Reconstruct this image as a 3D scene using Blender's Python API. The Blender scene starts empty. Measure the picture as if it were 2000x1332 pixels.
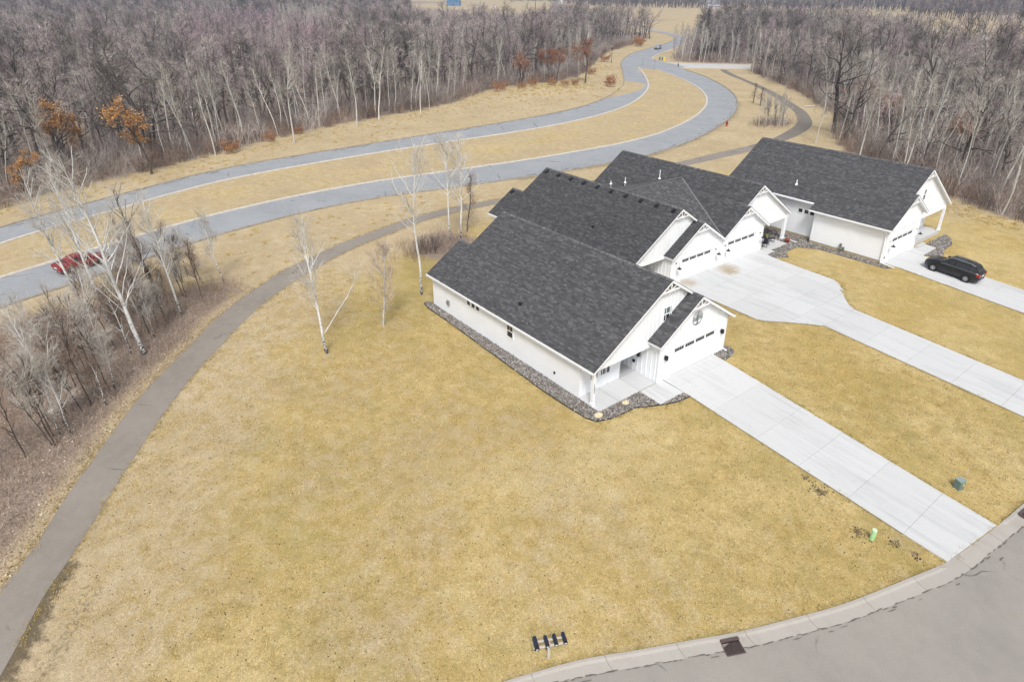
import bpy, bmesh, math, random
import numpy as np
from mathutils import Vector, Matrix

SC = bpy.context.scene
COL = SC.collection
# ------------------------------------------------------------------ camera, sky, sun, exposure
PITCH, YAW = math.radians(25.7385), math.radians(141.9263)
fw = Vector((math.cos(YAW)*math.cos(PITCH), math.sin(YAW)*math.cos(PITCH), -math.sin(PITCH)))
rt = Vector((math.sin(YAW), -math.cos(YAW), 0))
up = rt.cross(fw)
cam = bpy.data.cameras.new('camera'); cam_o = bpy.data.objects.new('camera', cam); COL.objects.link(cam_o)
cam.sensor_width = 36.0; cam.lens = 23.086; cam.shift_y = -0.0394
cam.clip_start = 0.5; cam.clip_end = 9000
mw = Matrix((rt, up, -fw)).transposed().to_4x4(); mw.translation = Vector((24.223, -31.771, 25.0))
cam_o.matrix_world = mw
SC.camera = cam_o

W = bpy.data.worlds.new('World'); SC.world = W; W.use_nodes = True
nt = W.node_tree; nt.nodes.clear()
SUN_EL, SUN_AZ = math.radians(52), math.radians(-38)      # azimuth measured from +X
wo = nt.nodes.new('ShaderNodeOutputWorld'); bg = nt.nodes.new('ShaderNodeBackground')
sky = nt.nodes.new('ShaderNodeTexSky'); sky.sky_type = 'NISHITA'; sky.sun_disc = False
sky.sun_elevation = SUN_EL; sky.sun_rotation = math.pi/2 - SUN_AZ
sky.air_density = 1.0; sky.dust_density = 4.0; sky.ozone_density = 1.0
hs = nt.nodes.new('ShaderNodeHueSaturation'); hs.inputs['Saturation'].default_value = 0.22
nt.links.new(sky.outputs[0], hs.inputs['Color']); nt.links.new(hs.outputs[0], bg.inputs[0])
bg.inputs[1].default_value = 0.088
nt.links.new(bg.outputs[0], wo.inputs[0])
sun = bpy.data.lights.new('sun', 'SUN'); sun.energy = 1.5; sun.angle = math.radians(14); sun.color = (1.0, 0.98, 0.95)
sun_o = bpy.data.objects.new('sun', sun); COL.objects.link(sun_o)
sdir = Vector((math.cos(SUN_AZ)*math.cos(SUN_EL), math.sin(SUN_AZ)*math.cos(SUN_EL), math.sin(SUN_EL)))
sun_o.rotation_euler = sdir.to_track_quat('Z', 'Y').to_euler(); sun_o.location = (0, 0, 60)
SC.view_settings.view_transform = 'Standard'; SC.view_settings.look = 'None'
SC.view_settings.exposure = 0.87; SC.view_settings.gamma = 1.0
SC.render.engine = 'CYCLES'
SC.cycles.use_denoising = True; SC.cycles.denoiser = 'OPENIMAGEDENOISE'; SC.cycles.denoising_prefilter = 'NONE'
SC.cycles.max_bounces = 5; SC.cycles.diffuse_bounces = 3; SC.cycles.glossy_bounces = 2; SC.cycles.transparent_max_bounces = 4
SC.cycles.volume_bounces = 0
HAZE = 0.00023

# ------------------------------------------------------------------ helpers
def tag(o, label=None, cat=None, group=None, kind=None):
    if label: o['label'] = label
    if cat: o['category'] = cat
    if group: o['group'] = group
    if kind: o['kind'] = kind
    return o

def empty(name, loc=(0, 0, 0), parent=None, rz=0.0):
    o = bpy.data.objects.new(name, None); COL.objects.link(o)
    o.empty_display_size = 0.2; o.location = loc; o.rotation_euler = (0, 0, rz)
    if parent: o.parent = parent
    return o

ICO_V = []; ICO_F = []
def _ico():
    t = (1 + 5 ** .5) / 2
    v = [(-1, t, 0), (1, t, 0), (-1, -t, 0), (1, -t, 0), (0, -1, t), (0, 1, t), (0, -1, -t), (0, 1, -t), (t, 0, -1), (t, 0, 1), (-t, 0, -1), (-t, 0, 1)]
    f = [(0, 11, 5), (0, 5, 1), (0, 1, 7), (0, 7, 10), (0, 10, 11), (1, 5, 9), (5, 11, 4), (11, 10, 2), (10, 7, 6), (7, 1, 8), (3, 9, 4), (3, 4, 2), (3, 2, 6), (3, 6, 8), (3, 8, 9), (4, 9, 5), (2, 4, 11), (6, 2, 10), (8, 6, 7), (9, 8, 1)]
    n = math.sqrt(1 + t * t)
    return [tuple(c / n for c in p) for p in v], f
ICO_V, ICO_F = _ico()

class MB:
    """collects shapes; build() links them as one mesh object"""
    def __init__(s, T=None):
        s.v = []; s.f = []; s.c = []; s.T = T; s.col = None; s.uv = None
    def add(s, vs, fs):
        b = len(s.v)
        if s.T: vs = [s.T(*p) for p in vs]
        s.v.extend(vs)
        s.f.extend([tuple(b + i for i in f) for f in fs])
        if s.col is not None: s.c.extend([s.col] * len(fs))
        return s
    def box(s, x0, x1, y0, y1, z0, z1):
        return s.add([(x0, y0, z0), (x1, y0, z0), (x1, y1, z0), (x0, y1, z0), (x0, y0, z1), (x1, y0, z1), (x1, y1, z1), (x0, y1, z1)],
                     [(0, 3, 2, 1), (4, 5, 6, 7), (0, 1, 5, 4), (1, 2, 6, 5), (2, 3, 7, 6), (3, 0, 4, 7)])
    def quad(s, a, b, c, d): return s.add([a, b, c, d], [(0, 1, 2, 3)])
    def tri(s, a, b, c): return s.add([a, b, c], [(0, 1, 2)])
    def prism(s, pts, off):
        """polygon pts (3D list) swept by vector off"""
        n = len(pts); q = [tuple(p[i] + off[i] for i in range(3)) for p in pts]
        fs = [tuple(range(n))[::-1], tuple(range(n, 2 * n))] + [(i, (i + 1) % n, n + (i + 1) % n, n + i) for i in range(n)]
        return s.add(list(pts) + q, fs)
    def bar(s, a, b, w, h=None):
        """square bar from a to b"""
        a = Vector(a); b = Vector(b); h = h or w
        d = (b - a).normalized(); u = d.cross(Vector((0, 0, 1)))
        if u.length < 1e-4: u = Vector((1, 0, 0))
        u.normalize(); t = u.cross(d)
        ps = []
        for p in (a, b):
            for su, sv in ((-1, -1), (1, -1), (1, 1), (-1, 1)):
                ps.append(tuple(p + u * su * w / 2 + t * sv * h / 2))
        return s.add(ps, [(0, 3, 2, 1), (4, 5, 6, 7), (0, 1, 5, 4), (1, 2, 6, 5), (2, 3, 7, 6), (3, 0, 4, 7)])
    def tube(s, pts, rad, n=6, cap=True):
        P = [Vector(p) for p in pts]; m = len(P); vs = []; fs = []
        ref = None
        for i in range(m):
            d = (P[min(i + 1, m - 1)] - P[max(i - 1, 0)])
            if d.length < 1e-6: d = Vector((0, 0, 1))
            d.normalize()
            if ref is None:
                ref = Vector((1, 0, 0)) if abs(d.x) < .8 else Vector((0, 1, 0))
            u = (ref - d * ref.dot(d)); u.normalize(); ref = u; w = d.cross(u)
            r = rad[i] if isinstance(rad, (list, tuple)) else rad
            for k in range(n):
                a = 2 * math.pi * k / n
                vs.append(tuple(P[i] + u * (r * math.cos(a)) + w * (r * math.sin(a))))
        for i in range(m - 1):
            for k in range(n):
                fs.append((i * n + k, i * n + (k + 1) % n, (i + 1) * n + (k + 1) % n, (i + 1) * n + k))
        if cap:
            fs.append(tuple(range(n))[::-1]); fs.append(tuple((m - 1) * n + k for k in range(n)))
        return s.add(vs, fs)
    def cyl(s, x, y, z0, z1, r, n=16, r2=None):
        return s.tube([(x, y, z0), (x, y, z1)], [r, r if r2 is None else r2], n)
    def lathe(s, x, y, prof, n=16):
        return s.tube([(x, y, z + 1e-5 * i) for i, (r, z) in enumerate(prof)], [max(r, 1e-4) for r, z in prof], n)
    def ico(s, c, r, sq=(1, 1, 1), jit=0, rng=random):
        vs = []
        for p in ICO_V:
            k = r * (1 + (rng.random() - .5) * jit)
            vs.append((c[0] + p[0] * k * sq[0], c[1] + p[1] * k * sq[1], c[2] + p[2] * k * sq[2]))
        return s.add(vs, ICO_F)
    def mesh(s, name, mat, smooth=False):
        me = bpy.data.meshes.new(name)
        me.from_pydata(s.v, [], s.f)
        if mat: me.materials.append(mat)
        if s.c and len(s.c) == len(s.f):
            at = me.color_attributes.new('tone', 'FLOAT_COLOR', 'CORNER')
            arr = np.empty((len(me.loops), 4), np.float32)
            tot = np.array([len(f) for f in s.f]); arr[:] = np.repeat(np.array([tuple(c) + (1,) for c in s.c], np.float32), tot, axis=0)
            at.data.foreach_set('color', arr.ravel())
        if smooth: me.polygons.foreach_set('use_smooth', [True] * len(me.polygons))
        me.update()
        return me
    def build(s, name, mat, parent=None, smooth=False, fix=False):
        me = s.mesh(name, mat, smooth)
        if fix:
            bm = bmesh.new(); bm.from_mesh(me); bmesh.ops.recalc_face_normals(bm, faces=bm.faces[:]); bm.to_mesh(me); bm.free()
        o = bpy.data.objects.new(name, me); COL.objects.link(o)
        if parent: o.parent = parent
        return o

# ------------------------------------------------------------------ materials
class NT:
    def __init__(s, name):
        s.m = bpy.data.materials.new(name); s.m.use_nodes = True; s.t = s.m.node_tree
        s.n = s.t.nodes; s.b = s.n['Principled BSDF']; s.co = None
    def new(s, k, **kw):
        n = s.n.new(k)
        for a, b in kw.items(): setattr(n, a, b)
        return n
    def link(s, a, b): s.t.links.new(a, b)
    def coord(s):
        if s.co is None: s.co = s.new('ShaderNodeTexCoord').outputs['Object']
        return s.co
    def noise(s, scale, detail=3, rough=.55, stretch=None, dist=0):
        n = s.new('ShaderNodeTexNoise'); n.inputs['Scale'].default_value = scale; n.inputs['Detail'].default_value = detail
        n.inputs['Roughness'].default_value = rough; n.inputs['Distortion'].default_value = dist
        c = s.coord()
        if stretch:
            mp = s.new('ShaderNodeMapping'); mp.inputs['Scale'].default_value = stretch; s.link(c, mp.inputs[0]); c = mp.outputs[0]
        s.link(c, n.inputs['Vector']); return n.outputs['Fac']
    def voro(s, scale, feature='F1', out='Distance', stretch=None, rnd=1.0):
        n = s.new('ShaderNodeTexVoronoi', feature=feature); n.inputs['Scale'].default_value = scale; n.inputs['Randomness'].default_value = rnd
        c = s.coord()
        if stretch:
            mp = s.new('ShaderNodeMapping'); mp.inputs['Scale'].default_value = stretch; s.link(c, mp.inputs[0]); c = mp.outputs[0]
        s.link(c, n.inputs['Vector']); return n.outputs[out]
    def ramp(s, fac, lo, hi, a=0.0, b=1.0):
        n = s.new('ShaderNodeMapRange'); n.clamp = True
        n.inputs[1].default_value = lo; n.inputs[2].default_value = hi; n.inputs[3].default_value = a; n.inputs[4].default_value = b
        s.link(fac, n.inputs[0]); return n.outputs[0]
    def math(s, op, a, b=None):
        n = s.new('ShaderNodeMath', operation=op)
        for i, x in enumerate((a, b)):
            if x is None: continue
            if isinstance(x, (int, float)): n.inputs[i].default_value = x
            else: s.link(x, n.inputs[i])
        return n.outputs[0]
    def mix(s, fac, a, b, mode='MIX'):
        n = s.new('ShaderNodeMix', data_type='RGBA', blend_type=mode)
        for i, x in ((0, fac), (6, a), (7, b)):
            if isinstance(x, (int, float)): n.inputs[i].default_value = x
            elif isinstance(x, (tuple, list)): n.inputs[i].default_value = tuple(x) + (1,) if len(x) == 3 else x
            else: s.link(x, n.inputs[i])
        return n.outputs[2]
    def attr(s, name, out='Fac'):
        n = s.new('ShaderNodeAttribute'); n.attribute_name = name; return n.outputs[out]
    def bump(s, h, strength=.3, dist=.02):
        n = s.new('ShaderNodeBump'); n.inputs['Strength'].default_value = strength; n.inputs['Distance'].default_value = dist
        s.link(h, n.inputs['Height']); s.link(n.outputs[0], s.b.inputs['Normal'])
    def done(s, col, rough=.8, spec=.25, metal=0):
        if isinstance(col, (tuple, list)): s.b.inputs['Base Color'].default_value = tuple(col) + (1,)
        else: s.link(col, s.b.inputs['Base Color'])
        if isinstance(rough, (int, float)): s.b.inputs['Roughness'].default_value = rough
        else: s.link(rough, s.b.inputs['Roughness'])
        s.b.inputs['Specular IOR Level'].default_value = spec; s.b.inputs['Metallic'].default_value = metal
        return s.m

def sc(c, k): return tuple(min(1, x * k) for x in c)
def plain(name, c, rough=.7, var=.08, scale=3.0, spec=.25, metal=0, bump=0):
    t = NT(name); n = t.noise(scale, 4)
    col = t.mix(t.ramp(n, .3, .7), sc(c, 1 - var), sc(c, 1 + var))
    if bump: t.bump(t.noise(scale * 6, 3), bump, .01)
    return t.done(col, rough, spec, metal)

MAT = {}
MAT['white'] = plain('white_siding', (.79, .81, .835), .55, .03, .8)
MAT['trim'] = plain('white_trim', (.81, .83, .855), .5, .02, 1.2)
MAT['gable_brown'] = plain('brown_gable_panel', (.26, .22, .17), .8, .25, 9)  # brown tone of the triangle behind each gable truss
MAT['glass'] = plain('dark_window_glass', (.018, .02, .022), .06, .3, 2, .6)
MAT['glass_sky'] = plain('sky_painted_glass', (.10, .16, .155), .08, .3, 1, .6)  # sky reflection painted into the upper pane's colour
MAT['black'] = plain('black_metal', (.012, .012, .013), .45, .2, 6, .4)
MAT['tan'] = plain('tan_foundation', (.36, .30, .20), .85, .15, 4)
MAT['boulder'] = plain('tan_boulder', (.55, .48, .32), .9, .2, 6, bump=.5)
MAT['galv'] = plain('galvanised_metal', (.42, .43, .43), .4, .1, 8, .4, .6)
MAT['grey_metal'] = plain('grey_meter_metal', (.16, .17, .17), .5, .2, 8, .4, .2)
MAT['post'] = plain('weathered_post', (.50, .47, .41), .85, .12, 14)
MAT['terracotta'] = plain('red_pot', (.32, .06, .035), .7, .2, 8)
MAT['navy'] = plain('navy_mailbox_paint', (.018, .026, .048), .45, .25, 7, .4)
MAT['iron'] = plain('rusty_cast_iron', (.12, .085, .08), .7, .35, 12, .3, .3)
MAT['pedestal'] = plain('pale_green_plastic', (.27, .45, .22), .5, .06, 5)
MAT['pedestal_top'] = plain('pale_green_cap', (.48, .66, .45), .5, .05, 5)
MAT['util'] = plain('grey_green_box_paint', (.13, .19, .18), .5, .12, 6)
MAT['util_top'] = plain('grey_green_box_lid', (.22, .29, .27), .5, .12, 6)
MAT['yellow'] = plain('yellow_sticker', (.7, .55, .06), .6)
MAT['red'] = plain('red_hydrant_paint', (.27, .02, .02), .5, .15, 6)
MAT['snow'] = plain('old_snow', (.8, .82, .85), .7, .04, 4)

def m_shingle():
    t = NT('charcoal_shingle'); a = t.attr('tone', 'Color')
    n = t.noise(60, 3, .7); col = t.mix(t.ramp(n, .25, .75), (.72, .72, .72), (1.25, 1.25, 1.25))
    col = t.mix(1.0, a, col, 'MULTIPLY'); t.bump(n, .35, .006)
    return t.done(col, .92, .15)
MAT['shingle'] = m_shingle()

def m_concrete(name, c, stain=.5):
    t = NT(name)
    oi = t.new('ShaderNodeObjectInfo').outputs['Random']
    big = t.noise(.45, 5, .6, (.35, 1.6, 1)); fine = t.noise(70, 3, .7); mid = t.noise(3.5, 5, .65)
    col = t.mix(t.ramp(big, .52, .78, 0, stain), sc(c, 1.0), sc(c, .60))
    col = t.mix(t.ramp(mid, .35, .75, 0, .35), col, sc(c, 1.12))
    col = t.mix(t.ramp(fine, .3, .7, 0, .10), col, sc(c, .7))
    col = t.mix(t.math('MULTIPLY', oi, .3), col, sc(c, .75))
    if stain > .55:
        streak = t.noise(1.0, 5, .65, (.10, 2.6, 1), .35)
        col = t.mix(t.math('MULTIPLY', t.ramp(streak, .50, .72, 0, .55), t.ramp(t.noise(.3, 3), .38, .62)), col, sc(c, .6))
    if stain > .55:
        for px_, py_, r_ in ((-9.3, 21.1, 1.5), (-9.5, 15.4, 1.2), (-8.6, 20.6, 1.0)):        # rusty run-off stains below the garage corners
            vd = t.new('ShaderNodeVectorMath', operation='DISTANCE'); vd.inputs[1].default_value = (px_, py_, .05); t.link(t.coord(), vd.inputs[0])
            f_ = t.math('ADD', t.math('DIVIDE', vd.outputs['Value'], r_), t.math('MULTIPLY', t.math('SUBTRACT', mid, .5), 1.6))
            col = t.mix(t.ramp(f_, .25, 1.0, .62, 0), col, (.30, .225, .12))
    t.bump(fine, .15, .004)
    return t.done(col, .85, .2)
MAT['concrete'] = m_concrete('pale_concrete', (.53, .535, .54), .6)
MAT['kerb'] = m_concrete('weathered_kerb_concrete', (.37, .345, .315), .5)
MAT['kerbdull'] = plain('dirty_kerb_concrete', (.27, .235, .185), .95, .25, 1.5)
MAT['kerbfar'] = plain('pale_kerb_concrete', (.50, .46, .41), .9, .15, 2)
MAT['joint'] = plain('dark_joint_dirt', (.12, .11, .09), .95, .3, 4)

MAT['seam'] = plain('sealed_seam', (.30, .305, .31), .9, .2, 2)
def m_asphalt(name, c, crack=1.0, tint=(.5, .47, .42), cs=.16):
    t = NT(name)
    fine = t.noise(45, 3, .75); big = t.noise(.22, 5, .65); mid = t.noise(1.6, 4, .6)
    col = t.mix(t.ramp(big, .35, .65), sc(c, .78), sc(c, 1.12))
    col = t.mix(t.ramp(mid, .42, .70, 0, .5), col, tint)
    col = t.mix(t.ramp(fine, .28, .72, 0, 1), t.mix(.6, col, sc(c, .55)), t.mix(.45, col, sc(c, 1.5)))
    # cracks: edges of a distorted cell pattern, broken up by a second noise
    wn = t.new('ShaderNodeTexNoise'); wn.inputs['Scale'].default_value = .8; t.link(t.coord(), wn.inputs['Vector'])
    ad = t.new('ShaderNodeMix', data_type='VECTOR'); ad.inputs[0].default_value = .42
    t.link(t.coord(), ad.inputs[4]); t.link(wn.outputs['Color'], ad.inputs[5])
    vo = t.new('ShaderNodeTexVoronoi', feature='DISTANCE_TO_EDGE'); vo.inputs['Scale'].default_value = cs; t.link(ad.outputs[1], vo.inputs['Vector'])
    gate = t.ramp(t.noise(.35, 3), .50, .60)
    ck = t.math('MULTIPLY', t.ramp(vo.outputs['Distance'], .0015, .006, 1, 0), gate)
    col = t.mix(t.math('MULTIPLY', ck, .75 * crack), col, sc(c, .25))
    t.bump(fine, .3, .006)
    return t.done(col, .9, .2)
MAT['street'] = m_asphalt('worn_street_asphalt', (.275, .255, .232), 1.0, (.32, .30, .27))
MAT['trail'] = m_asphalt('aged_trail_asphalt', (.245, .218, .19), 1.0, (.31, .275, .24), .3)
MAT['trail2'] = m_asphalt('dark_trail_asphalt', (.185, .165, .145), .8, (.22, .20, .175), .3)
MAT['road'] = m_asphalt('grey_road_asphalt', (.285, .30, .318), 1.0, (.35, .345, .335), .12)
MAT['sideroad'] = m_asphalt('pale_side_street', (.46, .46, .46), .3, (.5, .49, .47), .12)
MAT['patch'] = plain('dark_road_grit', (.13, .115, .10), .95, .3, 3)

def m_ground():
    t = NT('dormant_grass_ground')
    lawn = t.attr('lawn'); leaf = t.attr('leaf')
    fine = t.noise(16, 5, .85); f2 = t.noise(42, 2, .7); mid = t.noise(1.1, 5, .65); big = t.noise(.13, 4, .6); hi = t.noise(4.5, 5, .75)
    straw = t.mix(t.ramp(big, .35, .65), (.385, .305, .185), (.46, .375, .245))
    straw = t.mix(t.ramp(mid, .4, .72, 0, .6), straw, (.33, .25, .135))
    straw = t.mix(t.ramp(hi, .52, .75, 0, .6), straw, (.25, .185, .10))
    straw = t.mix(t.ramp(t.noise(.7, 6, .75, None, .5), .52, .7, 0, .6), straw, (.50, .42, .29))
    gold = t.mix(t.ramp(big, .38, .62), (.375, .275, .10), (.455, .35, .165))
    gold = t.mix(t.ramp(mid, .42, .70, 0, .7), gold, (.30, .225, .085))
    gold = t.mix(t.ramp(t.noise(.33, 6, .75), .50, .72, 0, .7), gold, (.265, .225, .085))
    gold = t.mix(t.ramp(t.noise(.8, 6, .75, None, .5), .55, .72, 0, .75), gold, (.50, .405, .225))
    gold = t.mix(t.ramp(t.noise(2.6, 6, .8), .58, .74, 0, .6), gold, (.24, .175, .065))
    vb = t.noise(.06, 3, .6, None, .4)
    gold = t.mix(t.ramp(vb, .52, .68, 0, .55), gold, (.47, .385, .22))
    gold = t.mix(t.ramp(vb, .46, .34, 0, .45), gold, (.285, .235, .085))
    lf = t.mix(t.ramp(hi, .3, .7), (.16, .12, .095), (.36, .29, .235))
    lf = t.mix(t.ramp(fine, .5, .8, 0, .6), lf, (.42, .35, .28))
    lf = t.mix(t.ramp(mid, .45, .7, 0, .5), lf, (.21, .15, .115))
    lawn_m = t.ramp(t.math('ADD', lawn, t.math('ADD', t.math('MULTIPLY', t.math('SUBTRACT', mid, .5), 1.3), t.math('MULTIPLY', t.math('SUBTRACT', big, .5), 1.6))), .3, .8)
    leaf_m = t.ramp(t.math('ADD', leaf, t.math('MULTIPLY', t.math('SUBTRACT', hi, .5), .9)), .3, .7)
    col = t.mix(lawn_m, straw, gold); col = t.mix(leaf_m, col, lf)
    soil = t.ramp(t.math('ADD', t.attr('soil'), t.math('MULTIPLY', t.math('SUBTRACT', hi, .5), 1.2)), .45, .8)
    col = t.mix(t.math('MULTIPLY', soil, .8), col, (.075, .058, .04))
    green = t.ramp(t.math('ADD', t.attr('green'), t.math('MULTIPLY', t.math('SUBTRACT', hi, .5), 2.6)), .55, 1.3)
    col = t.mix(t.math('MULTIPLY', green, .55), col, (.20, .195, .085))
    k = t.ramp(fine, .28, .72, .5, 1.5); k = t.math('MULTIPLY', k, t.ramp(f2, .25, .75, .55, 1.45)); k = t.math('MULTIPLY', k, t.ramp(t.noise(7, 5, .8), .3, .7, .78, 1.22))
    hsv = t.new('ShaderNodeHueSaturation'); t.link(col, hsv.inputs['Color']); t.link(k, hsv.inputs['Value'])
    t.bump(fine, .6, .04)
    return t.done(hsv.outputs[0], .95, .1)
MAT['ground'] = m_ground()

def m_stones():
    t = NT('river_stones'); a = t.attr('tone', 'Color')
    n = t.noise(25, 3); return t.done(t.mix(t.ramp(n, .3, .7, 0, .35), a, (.1, .09, .085)), .8, .25)
MAT['stones'] = m_stones()
def m_tone(name, rough=.9, spec=.1, transl=0):
    t = NT(name); a = t.attr('tone', 'Color'); return t.done(a, rough, spec)
MAT['tone'] = m_tone('varied_dry_leaves')
# ------------------------------------------------------------------ measured plan of the place (metres; X towards the street, Y along the fronts)
def zt(x):
    def r(t): return np.where(t < -2, 0, np.where(t < 2, (t + 2) ** 2 / 8, t))
    x = np.asarray(x, float)
    return -0.066 * (r(x - 1.0) - r(x - 20.0))
def zf(x): return float(zt(x))
CURB_BACK = [(8.9, -26.5), (10.21, -21.98), (10.62, -20.69), (11.6, -18.15), (12.71, -15.95), (13.8, -13.7), (14.81, -11.66), (15.91, -9.02), (16.94, -6.33), (18.1, -2.41), (18.78, 0.23), (19.42, 5.09), (19.64, 7.17), (19.84, 10.28), (19.9, 16), (19.9, 30), (19.9, 60)]
CURB_STREET = [(9.75, -26.7), (11.0, -21.6), (11.45, -20.1), (12.4, -18.0), (13.4, -16.0), (14.5, -13.8), (15.55, -11.7), (16.65, -9.1), (17.7, -6.4), (18.9, -2.5), (19.6, 0.1), (20.15, 4.9), (20.38, 7.1), (20.6, 10.2), (20.7, 16), (20.7, 30), (20.7, 60)]
TRAIL_L = [(-1, -41), (-5.04, -38.4), (-6.98, -37.08), (-9.36, -35.45), (-12.71, -33.6), (-16.19, -31.39), (-19.94, -28.97), (-23.25, -26.25), (-26.7, -23.2), (-28.34, -21.9), (-31.26, -18.87), (-32.95, -16.61), (-35.16, -13.71), (-36.9, -10.11), (-39.05, -5.3), (-40.35, -0.53), (-41.56, 3.7), (-42.13, 8.3), (-41.99, 13.52), (-41.06, 19.37), (-40.2, 28), (-39.8, 40), (-39.73, 54.4), (-39.8, 61.12), (-39.58, 69.36)]
TRAIL_R = [(1, -39), (-3.3, -36.6), (-5.33, -35.6), (-7.6, -34.0), (-11.0, -31.9), (-14.3, -29.8), (-18.0, -27.3), (-21.6, -24.5), (-24.9, -21.5), (-26.75, -19.9), (-29.5, -17.0), (-31.3, -14.7), (-33.0, -12.2), (-34.9, -8.9), (-37.0, -4.5), (-38.3, -0.2), (-39.5, 4.0), (-40.1, 8.3), (-40.1, 13.0), (-39.3, 18.6), (-38.2, 28), (-37.6, 40), (-37.3, 54), (-37.1, 61), (-37.0, 68)]
TRAIL2_L = [(-39.58, 69.36), (-40.3, 77.5), (-42.4, 86), (-44.96, 93.6), (-48.5, 99.96), (-53.2, 106.6), (-60, 114), (-68.85, 122.9), (-79.04, 132.47), (-91.89, 143.07), (-102.65, 151.4), (-110.5, 159)]
TRAIL2_R = [(-37.0, 68), (-38.1, 79.0), (-40.0, 88.2), (-42.9, 95.9), (-46.9, 102.4), (-51.9, 108.9), (-58.9, 116.1), (-67.8, 125.0), (-78.4, 134.5), (-91.4, 144.9), (-101.8, 153.4), (-109, 160.4)]
ROADF_U = [(-60, -56), (-65.67, -37.66), (-67.81, -33.0), (-70.0, -28.9), (-72.3, -23.26), (-75, -16.8), (-77.79, -9.9), (-79.5, -1.9), (-80.2, 7.59), (-80.8, 20.88), (-81.42, 36.3), (-82.4, 54.22), (-84.9, 70.62), (-90.2, 85.21), (-99.4, 100.8), (-108.85, 112.9), (-126.9, 131.42), (-146.5, 151.75), (-163.78, 175.61), (-178.98, 205.41), (-189.14, 226.94), (-201.07, 246.4), (-212.64, 260.7), (-223.97, 270.86), (-237.72, 279.77), (-254.5, 286.86), (-275, 290.9)]
ROADF_L = [(-54, -56), (-59.68, -37.75), (-61.9, -33.6), (-64.31, -28.9), (-67.2, -21.95), (-70.6, -13.91), (-72.9, -6.06), (-74.0, 5.19), (-74.4, 17.68), (-74.1, 31.51), (-73.6, 46.92), (-74.6, 60.53), (-77.6, 74.3), (-83.6, 88.69), (-92.9, 103.4), (-101.9, 114.61), (-116.0, 128.9), (-130.47, 142.4)]
ROADN_U = [(-44, -56), (-48.8, -37.92), (-50.3, -34.2), (-52.01, -29.56), (-54.1, -23.8), (-56.15, -17.29), (-57.6, -10.6), (-58.6, -1.22), (-58.4, 9.4), (-56.9, 20.05), (-55.2, 33.07), (-54.4, 45.46), (-54.3, 55.45), (-56.3, 67.8), (-62.2, 84.4), (-71.0, 100.2), (-82.1, 113.75), (-94.9, 125.17), (-109.83, 135.47), (-123.83, 143.8)]
ROADN_L = [(-37, -56), (-41.54, -38.03), (-42.8, -34.82), (-44.2, -30.86), (-46.0, -26.0), (-48, -20.53), (-50.0, -14.41), (-51.7, -3.96), (-51.5, 5.72), (-49.6, 15.37), (-47.6, 26.2), (-46.1, 39.25), (-46.0, 52.89), (-48.3, 65.0), (-52.6, 78.0), (-59.4, 93.36), (-68.3, 107.6), (-78.2, 119.58), (-91.4, 131.81), (-105.1, 142.31), (-118.19, 150.5)]
SIDE_U = [(-141, 163.0), (-134.9, 162.1), (-128.36, 165.57), (-118.07, 173.5), (-100, 190), (-60, 230)]
SIDE_L = [(-122, 153.4), (-118.4, 155.6), (-111.61, 162.38), (-103, 171.41), (-88, 187), (-50, 224)]
MAIN_R = [(-146.5, 167.5), (-151.34, 173.55), (-156.66, 182.64), (-163.67, 195.91), (-170.5, 209.43), (-180.09, 229.39), (-192.62, 249.19), (-207.94, 265.46), (-226, 278.7), (-250.33, 293.65), (-274.71, 298.5)]
WOODF = [(-64, -58), (-73.86, -37.53), (-76.13, -33.46), (-78.3, -28.73), (-80.0, -23.92), (-82.4, -18.5), (-84.5, -13.88), (-87.14, -7.37), (-90.53, 0.02), (-94.2, 7.58), (-97.2, 14.13), (-100.2, 25.8), (-103.2, 38.91), (-107.3, 54.78), (-116.94, 70.13), (-121, 84), (-121, 96), (-123, 107.51), (-136.0, 126.35), (-152, 144.47), (-174, 173.04), (-192.35, 207.44), (-216.26, 249.26), (-240.23, 272.69), (-262, 278)]
WOODR = [(30, 66), (14, 61.5), (6.09, 59.9), (1.44, 59.0), (-4.31, 61.93), (-19.27, 70.66), (-32, 82), (-39.0, 97.78), (-45.35, 108.32), (-57.45, 121.23), (-72.08, 136.21), (-85.12, 147.25), (-99, 158.5), (-106, 170)]
GROVE = [(-100, 190), (-128.36, 168.57), (-136, 168), (-147.87, 181), (-157, 201.78), (-176.48, 237.75), (-191, 256), (-210, 275), (-170, 300), (-110, 260), (-60, 236)]

def smooth(pts, step):
    """Catmull-Rom through pts, resampled about every `step` metres"""
    P = [np.array(p, float) for p in pts]; out = []
    for i in range(len(P) - 1):
        a = P[max(i - 1, 0)]; b = P[i]; c = P[i + 1]; d = P[min(i + 2, len(P) - 1)]
        n = max(2, int(np.linalg.norm(c - b) / .4))
        for k in range(n):
            t = k / n
            out.append(.5 * (2 * b + (c - a) * t + (2 * a - 5 * b + 4 * c - d) * t * t + (3 * b - a - 3 * c + d) * t ** 3))
    out.append(P[-1]); out = np.array(out)
    return resample(out, max(2, int(np.linalg.norm(np.diff(out, axis=0), axis=1).sum() / step)))
def resample(pts, n):
    pts = np.array(pts, float); s = np.concatenate([[0], np.cumsum(np.linalg.norm(np.diff(pts, axis=0), axis=1))])
    q = np.linspace(0, s[-1], n + 1)
    return np.stack([np.interp(q, s, pts[:, i]) for i in range(2)], 1)
def pip(px, py, poly):
    poly = np.array(poly); inside = np.zeros(px.shape, bool); j = len(poly) - 1
    for i in range(len(poly)):
        xi, yi = poly[i]; xj, yj = poly[j]
        c = ((yi > py) != (yj > py)) & (px < (xj - xi) * (py - yi) / (yj - yi + 1e-12) + xi)
        inside ^= c; j = i
    return inside
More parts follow.
